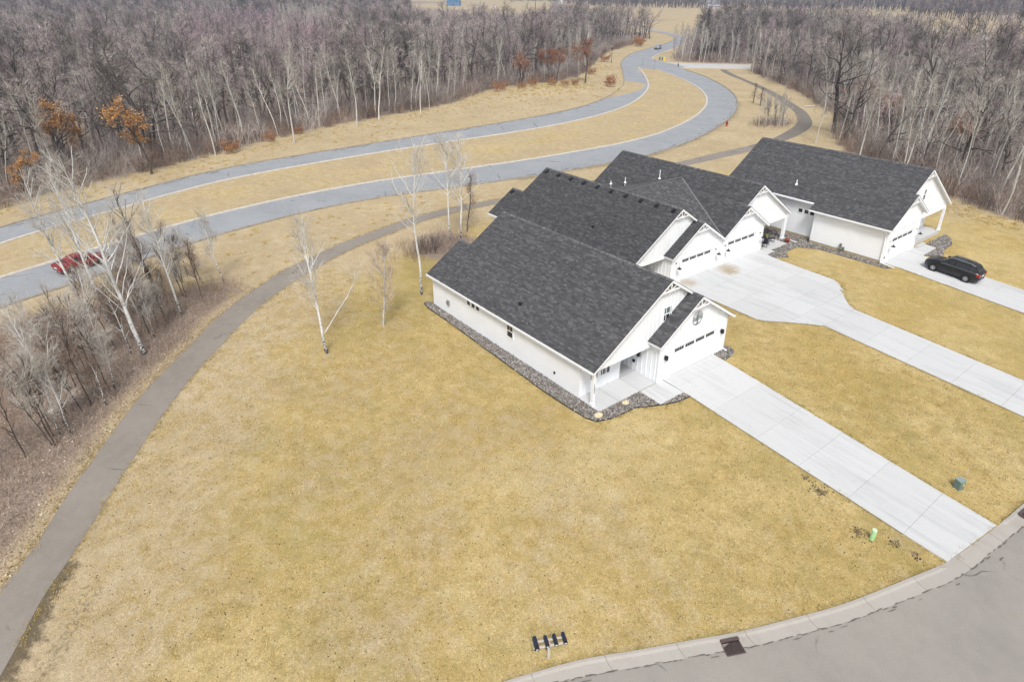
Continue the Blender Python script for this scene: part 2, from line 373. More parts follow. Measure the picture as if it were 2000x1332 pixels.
def pdist(px, py, poly, closed=False):
    poly = np.array(poly, float); d = np.full(px.shape, 1e9)
    segs = list(zip(poly[:-1], poly[1:])) + ([(poly[-1], poly[0])] if closed else [])
    for a, b in segs:
        ab = b - a; t = np.clip(((px - a[0]) * ab[0] + (py - a[1]) * ab[1]) / (ab @ ab + 1e-9), 0, 1)
        d = np.minimum(d, np.hypot(px - a[0] - t * ab[0], py - a[1] - t * ab[1]))
    return d
WOODF_POLY = WOODF + [(-330, 300), (-520, 390), (-900, 500), (-1500, 420), (-1500, -700), (-100, -300)]
WOODR_POLY = WOODR + [(-60, 226), (-78, 262), (-66, 310), (-40, 380), (60, 540), (300, 600), (120, 66)]
LITTER_POLY = TRAIL_L[2:12] + [(-36.5, -17.5), (-38.5, -24), (-40, -33), (-38, -50), (-10, -55)]
def mound(x, y): return 1.6 * np.exp(-(((x + 108) / 7.5) ** 2 + ((y - 82) / 15) ** 2))

def sstep(a, lo, hi):
    t = np.clip((a - lo) / (hi - lo), 0, 1); return t * t * (3 - 2 * t)

def build_ground():
    xs = np.concatenate([np.arange(-3600, -700, 220), np.arange(-700, -300, 30), np.arange(-300, -120, 5), np.arange(-120, -45, 1.5), np.arange(-45, 30, .5), np.arange(30, 60, 5), np.arange(60, 901, 120)])
    ys = np.concatenate([np.arange(-2400, -100, 180), np.arange(-100, -45, 5), np.arange(-45, 48, .5), np.arange(48, 110, 1.5), np.arange(110, 300, 5), np.arange(300, 3701, 170)])
    X, Y = np.meshgrid(xs, ys, indexing='ij'); Z = zt(X) + mound(X, Y)
    nx, ny = X.shape; x = X.ravel(); y = Y.ravel()
    idx = np.arange(nx * ny).reshape(nx, ny)
    F = np.stack([idx[:-1, :-1], idx[1:, :-1], idx[1:, 1:], idx[:-1, 1:]], -1).reshape(-1, 4)
    me = bpy.data.meshes.new('ground'); me.from_pydata(np.stack([x, y, Z.ravel()], 1).tolist(), [], F.tolist())
    me.polygons.foreach_set('use_smooth', [True] * len(me.polygons))
    # which plant cover grows where
    leaf = np.zeros(x.shape)
    for poly, soft in ((WOODF_POLY, 5), (WOODR_POLY, 4), (GROVE, 3), (LITTER_POLY, 3)):
        ins = pip(x, y, poly); d = pdist(x, y, poly, True); sd = np.where(ins, d, -d)
        leaf = np.maximum(leaf, sstep(sd, -soft * .3, soft))
    d = np.hypot((x + 31) / 1.3, (y - 3)); leaf = np.maximum(leaf, sstep(-d, -5.2, -2.5) * .75)
    d = np.hypot((x + 48.5), (y - 92) / 1.4); leaf = np.maximum(leaf, sstep(-d, -3.6, -2) * .8)
    tr = pdist(x, y, TRAIL_R)
    lawnpoly = TRAIL_R[1:22] + [(-30, 60), (0, 58.5), (40, 62), (40, -45), (3, -45)]
    ins = pip(x, y, lawnpoly)
    lawn = np.where(ins, sstep(tr, 1.0, 9.0) * .88, 0)
    lawn = np.where(ins & (y > 24), np.maximum(lawn * .95, 0), lawn)
    lawn *= np.where(y > 48, 1 - .6 * sstep(y, 50, 58), 1)
    med = pip(x, y, ROADF_L[1:] + ROADN_U[::-1][:-1]); lawn = np.where(med, .36, lawn)
    far = pip(x, y, ROADN_L[5:14] + TRAIL_L[12:24][::-1]); lawn = np.where(far, .16, lawn)
    lawn = np.where(ins, lawn * (1 - .22 * sstep(-y, 4, 16)) + .25 * sstep(y, 5, 9) * (x > -1), lawn)
    soil = np.zeros(x.shape)
    for cx, cy, r in ((15.2, -1.6, .75), (16.3, -.7, .6), (12.4, -.4, .9), (11.2, -.1, .55), (17.6, -.6, .5)):
        soil = np.maximum(soil, sstep(-np.hypot(x - cx, y - cy), -r, 0))
    dl = pdist(x, y, [(2, -40.2), (-3.2, -36.4), (-5.4, -35.4), (-6.6, -34.5)]); soil = np.maximum(soil, .95 * sstep(-dl, -1.0, -.25))
    dl = pdist(x, y, [(4, -39.5), (-1.5, -35.6), (-4.5, -33.6)]); soil = np.maximum(soil, .55 * sstep(-dl, -1.3, -.2))
    dl = pdist(x, y, ROADN_L[10:17]); soil = np.maximum(soil, .62 * sstep(-dl, -3.0, -.8))
    dl = pdist(x, y, ROADF_U[2:12]); soil = np.maximum(soil, .60 * sstep(-dl, -1.6, -.5))
    green = np.zeros(x.shape)
    for cx, cy, r in ((11.6, -12.5, 2.2), (13.2, -10.2, 1.8), (10.6, -18.6, 1.2), (-6.5, 28.6, 2.6), (-3.5, -9.5, 2.6), (-10, -24, 6), (14.5, -6, 1.6), (5, 31, 3), (8, 36, 2), (-24, -20, 3), (4, -27, 5)):
        green = np.maximum(green, .8 * sstep(-np.hypot(x - cx, y - cy), -r, 0))
    dl = pdist(x, y, [(p[0] - .6, p[1]) for p in CURB_BACK]); green = np.maximum(green, .35 * sstep(-dl, -.9, -.2))
    for nm, a in (('leaf', leaf), ('lawn', lawn), ('soil', soil), ('green', green)):
        at = me.attributes.new(nm, 'FLOAT', 'POINT'); at.data.foreach_set('value', a.astype(np.float32))
    me.materials.append(MAT['ground']); me.update()
    o = bpy.data.objects.new('ground', me); COL.objects.link(o); tag(o, kind='structure')
build_ground()

def strip(name, L, R, mat, dz, step=2.0, kind='structure', n=None, cols=2):
    a = smooth(L, step); m = n or len(a) - 1
    a = resample(a, m); b = resample(smooth(R, step), m)
    vs = []; fs = []
    for i in range(m + 1):
        for k in range(cols + 1):
            p = a[i] + (b[i] - a[i]) * k / cols; vs.append((p[0], p[1], zf(p[0]) + dz))
    w = cols + 1
    for i in range(m):
        for k in range(cols): fs.append((i * w + k, i * w + k + 1, (i + 1) * w + k + 1, (i + 1) * w + k))
    mb = MB(); mb.add(vs, fs); o = mb.build(name, mat); tag(o, kind=kind); return o

def ribbon(mb, line, w, z0, z1, side=1):
    """raised ribbon (kerb) along a polyline, growing to the left of travel if side=1"""
    P = np.array(line); d = np.gradient(P, axis=0); d /= np.linalg.norm(d, axis=1)[:, None] + 1e-9
    nrm = np.stack([-d[:, 1], d[:, 0]], 1) * side
    vs = []; fs = []
    for i in range(len(P)):
        for off, z in ((0, z0), (0.02, z1), (w, z1), (w + .02, z0)):
            q = P[i] + nrm[i] * off; vs.append((q[0], q[1], zf(q[0]) + z))
    for i in range(len(P) - 1):
        for k in range(3): fs.append((i * 4 + k, i * 4 + k + 1, (i + 1) * 4 + k + 1, (i + 1) * 4 + k))
    mb.add(vs, fs)

# roads
strip('road_far_carriageway', ROADF_U[:19], ROADF_L + [(-146.5, 167.5)], MAT['road'], .012, 2)
strip('road_near_carriageway', ROADN_U + [(-137, 151)], ROADN_L + [(-125, 160)], MAT['road'], .017, 2)
strip('road_beyond_junction', [(-146.5, 151.75)] + ROADF_U[18:], MAIN_R, MAT['road'], .022, 3)
strip('side_street', SIDE_U, SIDE_L, MAT['sideroad'], .027, 3)
mbj = MB(); mbj.add([(x, y, .032) for x, y in [(-120, 128), (-128.5, 141.5), (-120, 143.2), (-119, 150.0), (-123, 157), (-138, 163), (-147, 168), (-152, 160), (-140, 145)]][1:], [tuple(range(8))])
tag(mbj.build('road_junction', MAT['road']), kind='structure')
for nm, line, side, w in (('kerb_far_road_outer', ROADF_U, 1, .35), ('kerb_far_road_median', ROADF_L, -1, .45), ('kerb_near_road_median', ROADN_U, 1, .45), ('kerb_near_road_outer', ROADN_L, -1, .35), ('kerb_main_road', MAIN_R, -1, .4), ('kerb_side_street', SIDE_L, -1, .35)):
    mb = MB(); ribbon(mb, smooth(line, 2), w, .005, .11, side); tag(mb.build(nm, MAT['kerbdull' if 'outer' in nm else 'kerbfar']), kind='structure')
# grit that has gathered along the road edges
mb = MB(); rg = random.Random(3)
for line, side, lo, hi in ((ROADF_U, -1, 2, 15), (ROADN_L, 1, 8, 17)):
    S = smooth(line[lo:hi], .8); d = np.gradient(S, axis=0); d /= np.linalg.norm(d, axis=1)[:, None]
    for i in range(len(S)):
        if rg.random() < .55:
            c = S[i] + np.array([-d[i, 1], d[i, 0]]) * side * rg.uniform(.05, .9) ; L = rg.uniform(.2, 1.0); wd = rg.uniform(.04, .16)
            ring = []
            for k in range(7):
                a = 2 * math.pi * k / 7; r = rg.uniform(.6, 1.2)
                q = c + d[i] * math.cos(a) * L * r + np.array([-d[i, 1], d[i, 0]]) * math.sin(a) * wd * r
                ring.append((q[0], q[1], zf(q[0]) + .026 + .0006 * (i % 12)))
            mb.add(ring, [tuple(range(7))])
tag(mb.build('road_grit', MAT['patch']), label='dark grit and dead leaves gathered along the road edges', cat='grit', kind='stuff')

# seams that cross the carriageways
for U, L_, lo, hi in ((ROADF_U, ROADF_L, 1, 17), (ROADN_U, ROADN_L, 1, 19)):
    a_ = resample(smooth(U[lo:hi], 1), 34); b_ = resample(smooth(L_[lo:hi], 1), 34); mb = MB()
    for i in range(1, 34):
        if rg.random() < .6:
            d_ = (b_[i] - a_[i]); t_ = np.array([-d_[1], d_[0]]) / np.linalg.norm(d_); w_ = rg.uniform(.03, .06); sh = rg.uniform(-1, 1)
            p_ = [a_[i] + d_ * f + t_ * (w_ * s + sh * f + .25 * math.sin(7 * f + i)) for s in (-1, 1) for f in ((.03, .35, .65, .97) if s < 0 else (.97, .65, .35, .03))]
            mb.add([(q[0], q[1], .024) for q in p_], [tuple(range(8))])
    tag(mb.build('road_seams', MAT['seam']), 'pale sealed seams crossing the ' + ('far' if U is ROADF_U else 'near') + ' carriageway', 'seam', kind='stuff')

# foot trail
strip('trail', TRAIL_L, TRAIL_R, MAT['trail'], .014, 1.0)
strip('trail_beyond_houses', TRAIL2_L, TRAIL2_R, MAT['trail2'], .016, 1.0)

# residential street with kerb and gutter
cb = smooth(CURB_BACK, .25); ns = len(cb) - 1; cs_ = resample(smooth(CURB_STREET, .25), ns)
mb = MB(); m = 60
E0 = resample(cs_, m); dv = np.gradient(E0, axis=0); dv /= np.linalg.norm(dv, axis=1)[:, None]; nv = np.stack([dv[:, 1], -dv[:, 0]], 1)
vs = []; fs = []
for i in range(m + 1):
    for k, w in enumerate((-.25, .6, 2, 4.5, 8, 12)):
        q = E0[i] + nv[i] * w; vs.append((q[0], q[1], zf(q[0]) + .006))
for i in range(m):
    for k in range(5): fs.append((i * 6 + k, i * 6 + k + 1, (i + 1) * 6 + k + 1, (i + 1) * 6 + k))
mb.add(vs, fs); street = mb.build('residential_street', MAT['street']); tag(street, kind='structure')

kerb_root = empty('kerb_and_gutter', (0, 0, 0)); tag(kerb_root, kind='structure')
arc = np.concatenate([[0], np.cumsum(np.linalg.norm(np.diff(cb, axis=0), axis=1))])
def kerb_piece(i0, i1, skip=False):
    mb = MB(); rows = []
    for i in range(i0, i1 + 1):
        a = cb[i]; b = cs_[i]; t = 1.0
        yy = a[1]
        h = .13
        if -0.4 < yy < 5.7: h = .13 * max(.18, min(1, max(.25 - (yy + .4), (yy - 5.45)) / .25 if (yy < -.15 or yy > 5.45) else .18))
        k0 = .012 if i in (i0,) else 0
        rows.append([(a[0], a[1], zf(a[0]) - .05), (a[0], a[1], zf(a[0]) + h)] + [(a[0] + (b[0] - a[0]) * f, a[1] + (b[1] - a[1]) * f, zf(a[0] + (b[0] - a[0]) * f) + z) for f, z in ((.19, h), (.30, .03), (1.0, .022), (1.0, -.05))])
    w = 6; vs = [p for r in rows for p in r]; fs = []
    for i in range(len(rows) - 1):
        for k in range(w - 1): fs.append((i * w + k, i * w + k + 1, (i + 1) * w + k + 1, (i + 1) * w + k))
    fs.append(tuple(range(w))); fs.append(tuple((len(rows) - 1) * w + k for k in range(w))[::-1])
    mb.add(vs, fs); return mb.build('kerb_segment', MAT['kerb'], kerb_root)
pos = 1.2; i0 = 0
while i0 < ns - 2:
    i1 = int(np.searchsorted(arc, arc[i0] + 3.05)); i1 = min(i1, ns)
    o = kerb_piece(i0, i1)
    # shrink each piece very slightly so that the joints stay open
    c = (cb[i0] + cs_[i1]) / 2
    o.matrix_basis = Matrix.Translation((c[0], c[1], 0)) @ Matrix.Diagonal((.9935, .9935, 1, 1)) @ Matrix.Translation((-c[0], -c[1], 0))
    i0 = i1
# dirt line where the asphalt meets the gutter
mb = MB(); dk = np.gradient(cs_, axis=0); dk /= np.linalg.norm(dk, axis=1)[:, None] + 1e-9
for i in range(0, ns, 1):
    if cs_[i][1] > 14: break
    if rg.random() < .8:
        nn = np.array([dk[i, 1], -dk[i, 0]]); far_ = rg.random() < .12; wet = .6 < cs_[i][1] < 8
        c = cs_[i] + nn * (rg.uniform(-.03, .05) if not far_ else rg.uniform(.05, .55 if wet else .25)); L = rg.uniform(.1, .32); wd = rg.uniform(.015, .045) * (1.5 if wet else 1)
        ring = []
        for k in range(8):
            a = 2 * math.pi * k / 8; r = rg.uniform(.55, 1.25); q = c + dk[i] * math.cos(a) * L * r + nn * math.sin(a) * wd * r; ring.append((q[0], q[1], zf(q[0]) + .027 + .0005 * (i % 9)))
        mb.add(ring, [tuple(range(8))])
tag(mb.build('gutter_dirt', MAT['patch']), label='dark dirt line along the gutter of the residential street', cat='dirt', kind='stuff')
# ------------------------------------------------------------------ houses
RS = random.Random(11)
SH_TONES = [(.062, .062, .065), (.070, .070, .073), (.080, .080, .083), (.057, .057, .060), (.094, .094, .096), (.066, .066, .069)]

class House:
    def __init__(s, label, yr, m, zr, pitch, P, cat='house', group=None):
        s.yr, s.m, s.zr, s.s, s.P = yr, m, zr, pitch, P
        s.root = empty('white_house', (P['xg'], yr, 0)); tag(s.root, label, cat, group)
        s.root_inv = Matrix.Translation((-P['xg'], -yr, 0))
        s.T = lambda x, q, z: (x - P['xg'], m * q, z)
    def mb(s): return MB(s.T)
    def zl(s, q): return s.zr - s.s * abs(q)
    def child(s, mb, name, mat, parent=None, smooth=False, fix=True): return mb.build(name, MAT[mat] if isinstance(mat, str) else mat, parent or s.root, smooth, fix)

def shingles(h, qe, qr, xr, apex_q=0.0, apex_z=None, name='shingles', parent=None, expo=.145):
    """courses of single shingle tabs from the eave qe up to the ridge at qr; xr(q) -> (x0, x1)"""
    az = h.zr if apex_z is None else apex_z
    mb = h.mb(); sgn = 1 if qe > qr else -1
    Ls = math.hypot(1, h.s); tot = abs(qe - qr) * Ls; n = int(tot / expo); ex = tot / n
    Z = lambda q: az - h.s * abs(q - apex_q)
    for i in range(n):
        qa = qe - sgn * (i * ex) / Ls; qb = qe - sgn * ((i + 1) * ex + .0) / Ls
        x0, x1 = xr((qa + qb) / 2); x0 -= .02; x1 += .02
        mb.col = (.05, .05, .052); mb.add([(x0, qa, Z(qa) + .003), (x1, qa, Z(qa) + .003), (x1, qb, Z(qb) + .003), (x0, qb, Z(qb) + .003)], [(0, 1, 2, 3)])
        x = x0 - RS.random() * .3; drift = RS.uniform(.90, 1.10)
        while x < x1:
            w = RS.choice((.18, .25, .33, .42)) ; a = max(x, x0); b = min(x + w, x1); x += w
            if b - a < .03: continue
            up_ = .026 + (.009 if RS.random() < .5 else 0)
            t = RS.choice(SH_TONES); k = RS.uniform(.90, 1.16) * drift * 1.08 * h.P.get('tone', 1); mb.col = (t[0] * k, t[1] * k, t[2] * k)
            za = Z(qa) + up_; zb = Z(qb) + .006
            mb.add([(a, qa, za), (b, qa, za), (b, qb, zb), (a, qb, zb), (a, qa, za - .04), (b, qa, za - .04)], [(0, 1, 2, 3), (4, 5, 1, 0)])
    o = mb.build(name, MAT['shingle'], parent or h.root); tag(o, kind='stuff'); return o

def ridge_caps(h, x0, x1, q, z, parent):
    mb = h.mb(); x = x0
    while x < x1:
        t = RS.choice(SH_TONES); mb.col = sc(t, RS.uniform(1.25, 1.75)); b = min(x + .2, x1); u = .045 + RS.random() * .012
        d = .15
        mb.add([(x, q - d, z - d * h.s + u - .012), (b + .05, q - d, z - d * h.s + u - .03), (b + .05, q, z + u - .018), (x, q, z + u), (x, q + d, z - d * h.s + u - .012), (b + .05, q + d, z - d * h.s + u - .03)],
               [(0, 1, 2, 3), (3, 2, 5, 4), (0, 3, 4)])
        x += .2
    o = mb.build('ridge_cap', MAT['shingle'], parent); tag(o, kind='stuff')

def deck(h, rects, apex_q=0.0, apex_z=None, th=.2):
    az = h.zr if apex_z is None else apex_z; mb = h.mb(); Z = lambda q: az - h.s * abs(q - apex_q)
    for x0, x1, qa, qb in rects:
        mb.prism([(x0, qa, Z(qa)), (x1, qa, Z(qa)), (x1, qb, Z(qb)), (x0, qb, Z(qb))], (0, 0, -th))
    return mb

def lap(h, mb, xa, xb, q, z0, z1, out):
    """lap siding on a wall at constant q facing `out`"""
    n = max(1, round((z1 - z0) / .15)); d = (z1 - z0) / n
    for i in range(n):
        a = z0 + i * d; b = a + d
        mb.add([(xa, q + out * .013, a), (xb, q + out * .013, a), (xb, q + out * .004, b), (xa, q + out * .004, b), (xa, q, a), (xb, q, a)], [(0, 1, 2, 3), (4, 5, 1, 0)])

def battens_x(h, wall, x, qa, qb, zbot, ztop, step=.41):
    """battens on a wall facing +X at x, between qa and qb"""
    n = int((qb - qa) / step)
    for i in range(n + 1):
        q = qa + (qb - qa) * (i + .5) / (n + 1) ; zb = zbot(q); z = ztop(q)
        if z - zb < .12: continue
        h.child(h.mb().box(x, x + .035, q - .027, q + .027, zb, z), 'batten', 'trim', wall)
def battens_q(h, wall, q, out, xa, xb, z0, z1, step=.41):
    n = int((xb - xa) / step)
    for i in range(n + 1):
        x = xa + (xb - xa) * (i + .5) / (n + 1)
        h.child(h.mb().box(x - .027, x + .027, min(q, q + out * .035), max(q, q + out * .035), z0, z1), 'batten', 'trim', wall)

def window_x(h, x, qc, w, z0, z1, rail=True, sky_top=False, mull=0):
    f = .075; mb = h.mb()
    for a, b, c, d in ((qc - w / 2 - f, qc + w / 2 + f, z1, z1 + f), (qc - w / 2 - f, qc + w / 2 + f, z0 - f, z0), (qc - w / 2 - f, qc - w / 2, z0, z1), (qc + w / 2, qc + w / 2 + f, z0, z1)):
        mb.box(x, x + .055, a, b, c, d)
    zm = (z0 + z1) / 2
    if rail: mb.box(x, x + .045, qc - w / 2, qc + w / 2, zm - .035, zm + .035)
    for k in range(mull): qq = qc - w / 2 + w * (k + 1) / (mull + 1); mb.box(x, x + .04, qq - .02, qq + .02, z0, z1)
    o = h.child(mb, 'window', 'trim')
    if rail:
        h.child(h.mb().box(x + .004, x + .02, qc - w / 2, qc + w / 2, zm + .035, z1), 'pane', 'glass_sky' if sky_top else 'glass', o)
        h.child(h.mb().box(x + .004, x + .02, qc - w / 2, qc + w / 2, z0, zm - .035), 'pane', 'glass', o)
    else:
        h.child(h.mb().box(x + .004, x + .02, qc - w / 2, qc + w / 2, z0, z1), 'pane', 'glass', o)
    return o
def window_q(h, q, out, xc, w, z0, z1, rail=True, mull=0):
    f = .07; mb = h.mb(); B = lambda a, b, c, d, t: mb.box(a, b, min(q, q + out * t), max(q, q + out * t), c, d)
    for a, b, c, d in ((xc - w / 2 - f, xc + w / 2 + f, z1, z1 + f), (xc - w / 2 - f, xc + w / 2 + f, z0 - f, z0), (xc - w / 2 - f, xc - w / 2, z0, z1), (xc + w / 2, xc + w / 2 + f, z0, z1)): B(a, b, c, d, .06)
    zm = (z0 + z1) / 2
    if rail: B(xc - w / 2, xc + w / 2, zm - .035, zm + .035, .05)
    if mull: B(xc - .012, xc + .012, zm, z1, .045)
    o = h.child(mb, 'window', 'trim')
    for a, b in (((zm + .035, z1), (z0, zm - .035)) if rail else ((z0, z1),)):
        h.child(h.mb().box(xc - w / 2, xc + w / 2, min(q + out * .004, q + out * .026), max(q + out * .004, q + out * .026), a, b), 'pane', 'glass', o)
    return o

def garage_door(h, x, qc, w=4.88, ht=2.28):
    o = h.child(h.mb().box(x - .10, x - .06, qc - w / 2, qc + w / 2, .0, ht), 'garage_door', 'trim')
    for i in range(4):
        z0 = .012 + i * ht / 4; z1 = (i + 1) * ht / 4 - .006
        h.child(h.mb().box(x - .06, x - .035, qc - w / 2 + .01, qc + w / 2 - .01, z0, z1), 'door_section', 'white', o)
    for i in range(3):
        for k in range(2):
            z = .012 + i * ht / 4 + (.06 if k == 0 else .31)
            h.child(h.mb().box(x - .036, x - .026, qc - w / 2 + .06, qc + w / 2 - .06, z, z + .2), 'raised_panel', 'trim', o)
    zz = ht * .75
    for g in range(4):
        q0 = qc - w / 2 + .22 + g * (w - .44 + .19) / 4; gw = (w - .44) / 4 - .13
        h.child(h.mb().box(x - .036, x - .02, q0 - .03, q0 + gw + .03, zz + .15, zz + .44), 'window_frame', 'trim', o)
        for k in range(4):
            a = q0 + k * gw / 4 + .018; b = q0 + (k + 1) * gw / 4 - .018
            h.child(h.mb().box(x - .022, x - .012, a, b, zz + .175, zz + .415), 'pane', 'black', o)
    return o

def gable_bracket(h, x, q, z, drop=.8):
    """open king-post truss under the gable peak"""
    hw = drop / h.s; mb = h.mb(); zt_ = z - .24
    mb.box(x - .10, x - .02, q - hw + .35, q + hw - .35, z - drop - .045, z - drop + .045)
    mb.box(x - .09, x - .03, q - .03, q + .03, z - drop + .045, zt_)
    mb.bar((x - .06, q - .07, z - drop + .06), (x - .06, q - hw * .45, z - drop * .62), .045); mb.bar((x - .06, q + .07, z - drop + .06), (x - .06, q + hw * .45, z - drop * .62), .045)
    return h.child(mb, 'gable_truss', 'trim')

def gooseneck(h, x, q, z, lean=1):
    mb = h.mb(); mb.ico((x + .03, q, z + .05), .07)
    pts = [(x + .03, q, z + .05), (x + .2, q, z + .17), (x + .38, q, z + .12), (x + .45, q, z - .06), (x + .45, q, z - .18)]
    o = h.child(mb, 'wall_lamp', 'black')
    h.child(h.mb().tube(pts, .014, 6), 'lamp_arm', 'galv', o)
    h.child(h.mb().lathe(x + .45, q, [(.03, z - .14), (.05, z - .22), (.10, z - .28), (.20, z - .34), (.205, z - .37), (.06, z - .36)], 14), 'lamp_shade', 'black', o)
def lantern(h, x, q, z, axis='x', out=1):
    mb = h.mb()
    if axis == 'x':
        mb.box(x, x + .04, q - .06, q + .06, z - .15, z + .15); mb.bar((x + .03, q, z + .1), (x + .16, q, z + .14), .03)
        mb.box(x + .08, x + .24, q - .08, q + .08, z - .16, z + .1); mb.box(x + .06, x + .26, q - .1, q + .1, z + .1, z + .13); mb.box(x + .12, x + .2, q - .04, q + .04, z + .13, z + .19)
    else:
        mb.box(x - .06, x + .06, min(q, q + out * .04), max(q, q + out * .04), z - .15, z + .15)
        mb.box(x - .08, x + .08, min(q + out * .06, q + out * .22), max(q + out * .06, q + out * .22), z - .16, z + .1); mb.box(x - .1, x + .1, min(q + out * .04, q + out * .24), max(q + out * .04, q + out * .24), z + .1, z + .13)
    h.child(mb, 'wall_lamp', 'black')

def downspout(h, pts, w=.085):
    mb = h.mb()
    for a, b in zip(pts[:-1], pts[1:]): mb.bar(a, b, w, w * .8)
    h.child(mb, 'downspout', 'trim')

def build_house(label, yr, m, zr, pitch, P, **kw):
    h = House(label, yr, m, zr, pitch, P, **kw); g = P.get
    zl = h.zl; D = .2
    xg, xgr, xm, xmr = P['xg'], P['xgr'], P['xm'], P['xmr']; qe, qL, qR, qGL, qGR, qg = P['qe'], P['qL'], P['qR'], P['qGL'], P['qGR'], P['qg']
    xb, xbr = P['xb'], P['xbr']; zg = zl(qg)
    # --- roof
    sub = g('qsub'); xsbr = g('xsbr'); rstep = g('rstep')      # rear extension; rstep=(q, x): eave set back behind x for |q|>q
    rects = [(xbr, xmr, qe, 0)]
    if sub: rects.append((xsbr, xbr, qe, sub))
    roof = h.child(deck(h, rects), 'roof', 'trim')
    h.child(deck(h, [(xbr, xmr, 0, qg), (rstep[1] if rstep else xbr, xgr, qg if not rstep else rstep[0], qR)] + ([(xbr, xgr, qg, rstep[0])] if rstep else [])), 'roof_deck', 'trim', roof)
    h.child(deck(h, [(xm - .05, xgr, qg - (qR0 := P['qgl']), qg)], qg, zg), 'roof_deck', 'trim', roof)
    xl = (lambda q: (xsbr if (sub and q < sub) else xbr, xmr))
    shingles(h, qe - .04, 0, xl, parent=roof)
    shingles(h, qR + (.04 if not g('party') else 0), 0, lambda q: ((rstep[1] if (rstep and q > rstep[0]) else xbr), xgr if q > qg else xmr), parent=roof)
    shingles(h, qg - P['qgl'] - .04, qg, lambda q: (xm + .01, xgr), qg, zg, parent=roof)
    ridge_caps(h, xbr, xmr, 0, zr, roof); ridge_caps(h, xmr - .2, xgr, qg, zg, roof)
    if sub:
        zs = zl(sub)
        h.child(deck(h, [(xsbr, xbr + .3, sub, sub + 3.4)], sub, zs), 'roof_deck', 'trim', roof)
        shingles(h, sub + 3.4, sub, lambda q: (xsbr, xbr + .3), sub, zs, parent=roof); ridge_caps(h, xsbr, xbr, sub, zs, roof)
    # --- gable wall over the porch
    u = D + .005; zb = P['zbeam']
    gp_ = [(qL, zb), (qL, zl(qL) - u), (0, zr - u), (qg + .35, zl(qg + .35) - u), (qg + .35, zb)]
    wall = h.child(h.mb().prism([(xm, q, z) for q, z in gp_], (-.12, 0, 0)), 'gable_wall', 'white')
    gl = lambda q: max(zb + .0, zg - h.s * (qg - q) + .05) if q > qg - P['qgl'] else zb
    wq = [g('gwin')] if g('gwin') else []
    battens_x(h, wall, xm, qL + .1, qg + .2, lambda q: gl(q), lambda q: min(zl(q) - u - .02, zr - 1.05))
    h.child(h.mb().box(xm, xm + .05, qL, qGL, zb - .02, zb + .2), 'beam', 'trim')
    hw_ = 1.0 / h.s
    h.child(h.mb().prism([(xm + .004, -hw_ + .3, zr - 1.0), (xm + .004, 0, zr - .25), (xm + .004, hw_ - .3, zr - 1.0)], (.03, 0, 0)), 'gable_panel', 'gable_brown', wall)
    gable_bracket(h, xmr, 0, zr)
    if g('gwin'): window_x(h, xm, *P['gwin'], sky_top=True)
    # --- porch post, side beam, soffit
    pq = P['qpost']
    post = h.child(h.mb().box(xm - .11, xm + .11, pq - .11, pq + .11, P['zp'], zb), 'porch_post', 'trim')
    h.child(h.mb().box(xm - .14, xm + .14, pq - .14, pq + .14, P['zp'], P['zp'] + .22), 'post_base', 'trim', post)
    h.child(h.mb().box(P['xsp'], xm - .13, qL, qL + .14, zb - .02, zl(qL) - u), 'beam', 'trim')
    h.child(h.mb().box(P['xsp'] if g('sideporch') else min(P['xalc'], P['xpw']), xm - .12, qL + .14, qGL, zb - .01, zb + .05), 'porch_ceiling', 'trim')
    # --- walls
    zw = zl(qL) - u; zR = zl(qGR) - u
    pw, xpw, xalc = P['qpw'], P['xpw'], P['xalc']
    w2 = h.child(h.mb().box(xpw - .12, xpw, g('qwin_l', qL), pw, g('z0', 0), zb), 'porch_wall', 'white')
    battens_x(h, w2, xpw, g('qwin_l', qL) + .05, pw - .02, lambda q: g('z0', 0), lambda q: zb)
    if not g('sideporch'):
        mb = h.mb().box(xsb_ if (xsb_ := (g('xsb') or xb)) else xb, xpw - .12, qL, qL + .12, 0, zw); lap(h, mb, xsb_, xpw + .02, qL, .02, zw, -1)
        h.child(mb, 'side_wall', 'white')
    else:
        mb = h.mb().box(P['xsp'], xpw - .12, pw - 1.5, pw - 1.38, 0, zb); lap(h, mb, P['xsp'], xpw, pw - 1.5, .02, zb, -1); h.child(mb, 'side_wall', 'white')
        mb = h.mb().box(xb, P['xsp'], qL, qL + .12, 0, zw); lap(h, mb, xb, P['xsp'], qL, .02, zw, -1); h.child(mb, 'side_wall', 'white')
    # alcove with the front door
    if xalc < xpw - .2:
        h.child(h.mb().box(xalc, xpw - .12, pw - .12, pw, 0, zb), 'alcove_wall', 'white')
        w3 = h.child(h.mb().box(xalc - .12, xalc, pw - .1, qGL, 0, zb), 'alcove_wall', 'white')
        d = h.child(h.mb().box(xalc, xalc + .05, pw + .35, pw + 1.3, .05, 2.1), 'front_door', 'black')
        h.child(h.mb().box(xalc + .05, xalc + .1, pw + 1.18, pw + 1.24, .95, 1.1), 'door_handle', 'galv', d)
    # garage side wall
    zgl = zg - h.s * (qg - qGL) - u
    w4 = h.child(h.mb().box(xalc, xg - .12, qGL, qGL + .12, 0, zgl), 'garage_wall', 'white'); battens_q(h, w4, qGL, -1, xalc + .1, xg - .08, 0, zgl)
    h.child(h.mb().box(xg - .1, xg + .0, qGL - .03, qGL, 0, zgl), 'corner_board', 'trim', w4)
    # garage front with a door opening
    dq, dw, dh = P['door']; ztop = lambda q: (zg - h.s * abs(q - qg) - u)
    mb = h.mb()
    for a, b in ((qGL, dq - dw / 2), (dq + dw / 2, qGR)): mb.box(xg - .14, xg, a, b, 0, dh)
    mb.prism([(xg, q, z) for q, z in ((qGL, dh), (qGL, ztop(qGL)), (qg, ztop(qg)), (qGR, ztop(qGR)), (qGR, dh))], (-.14, 0, 0))
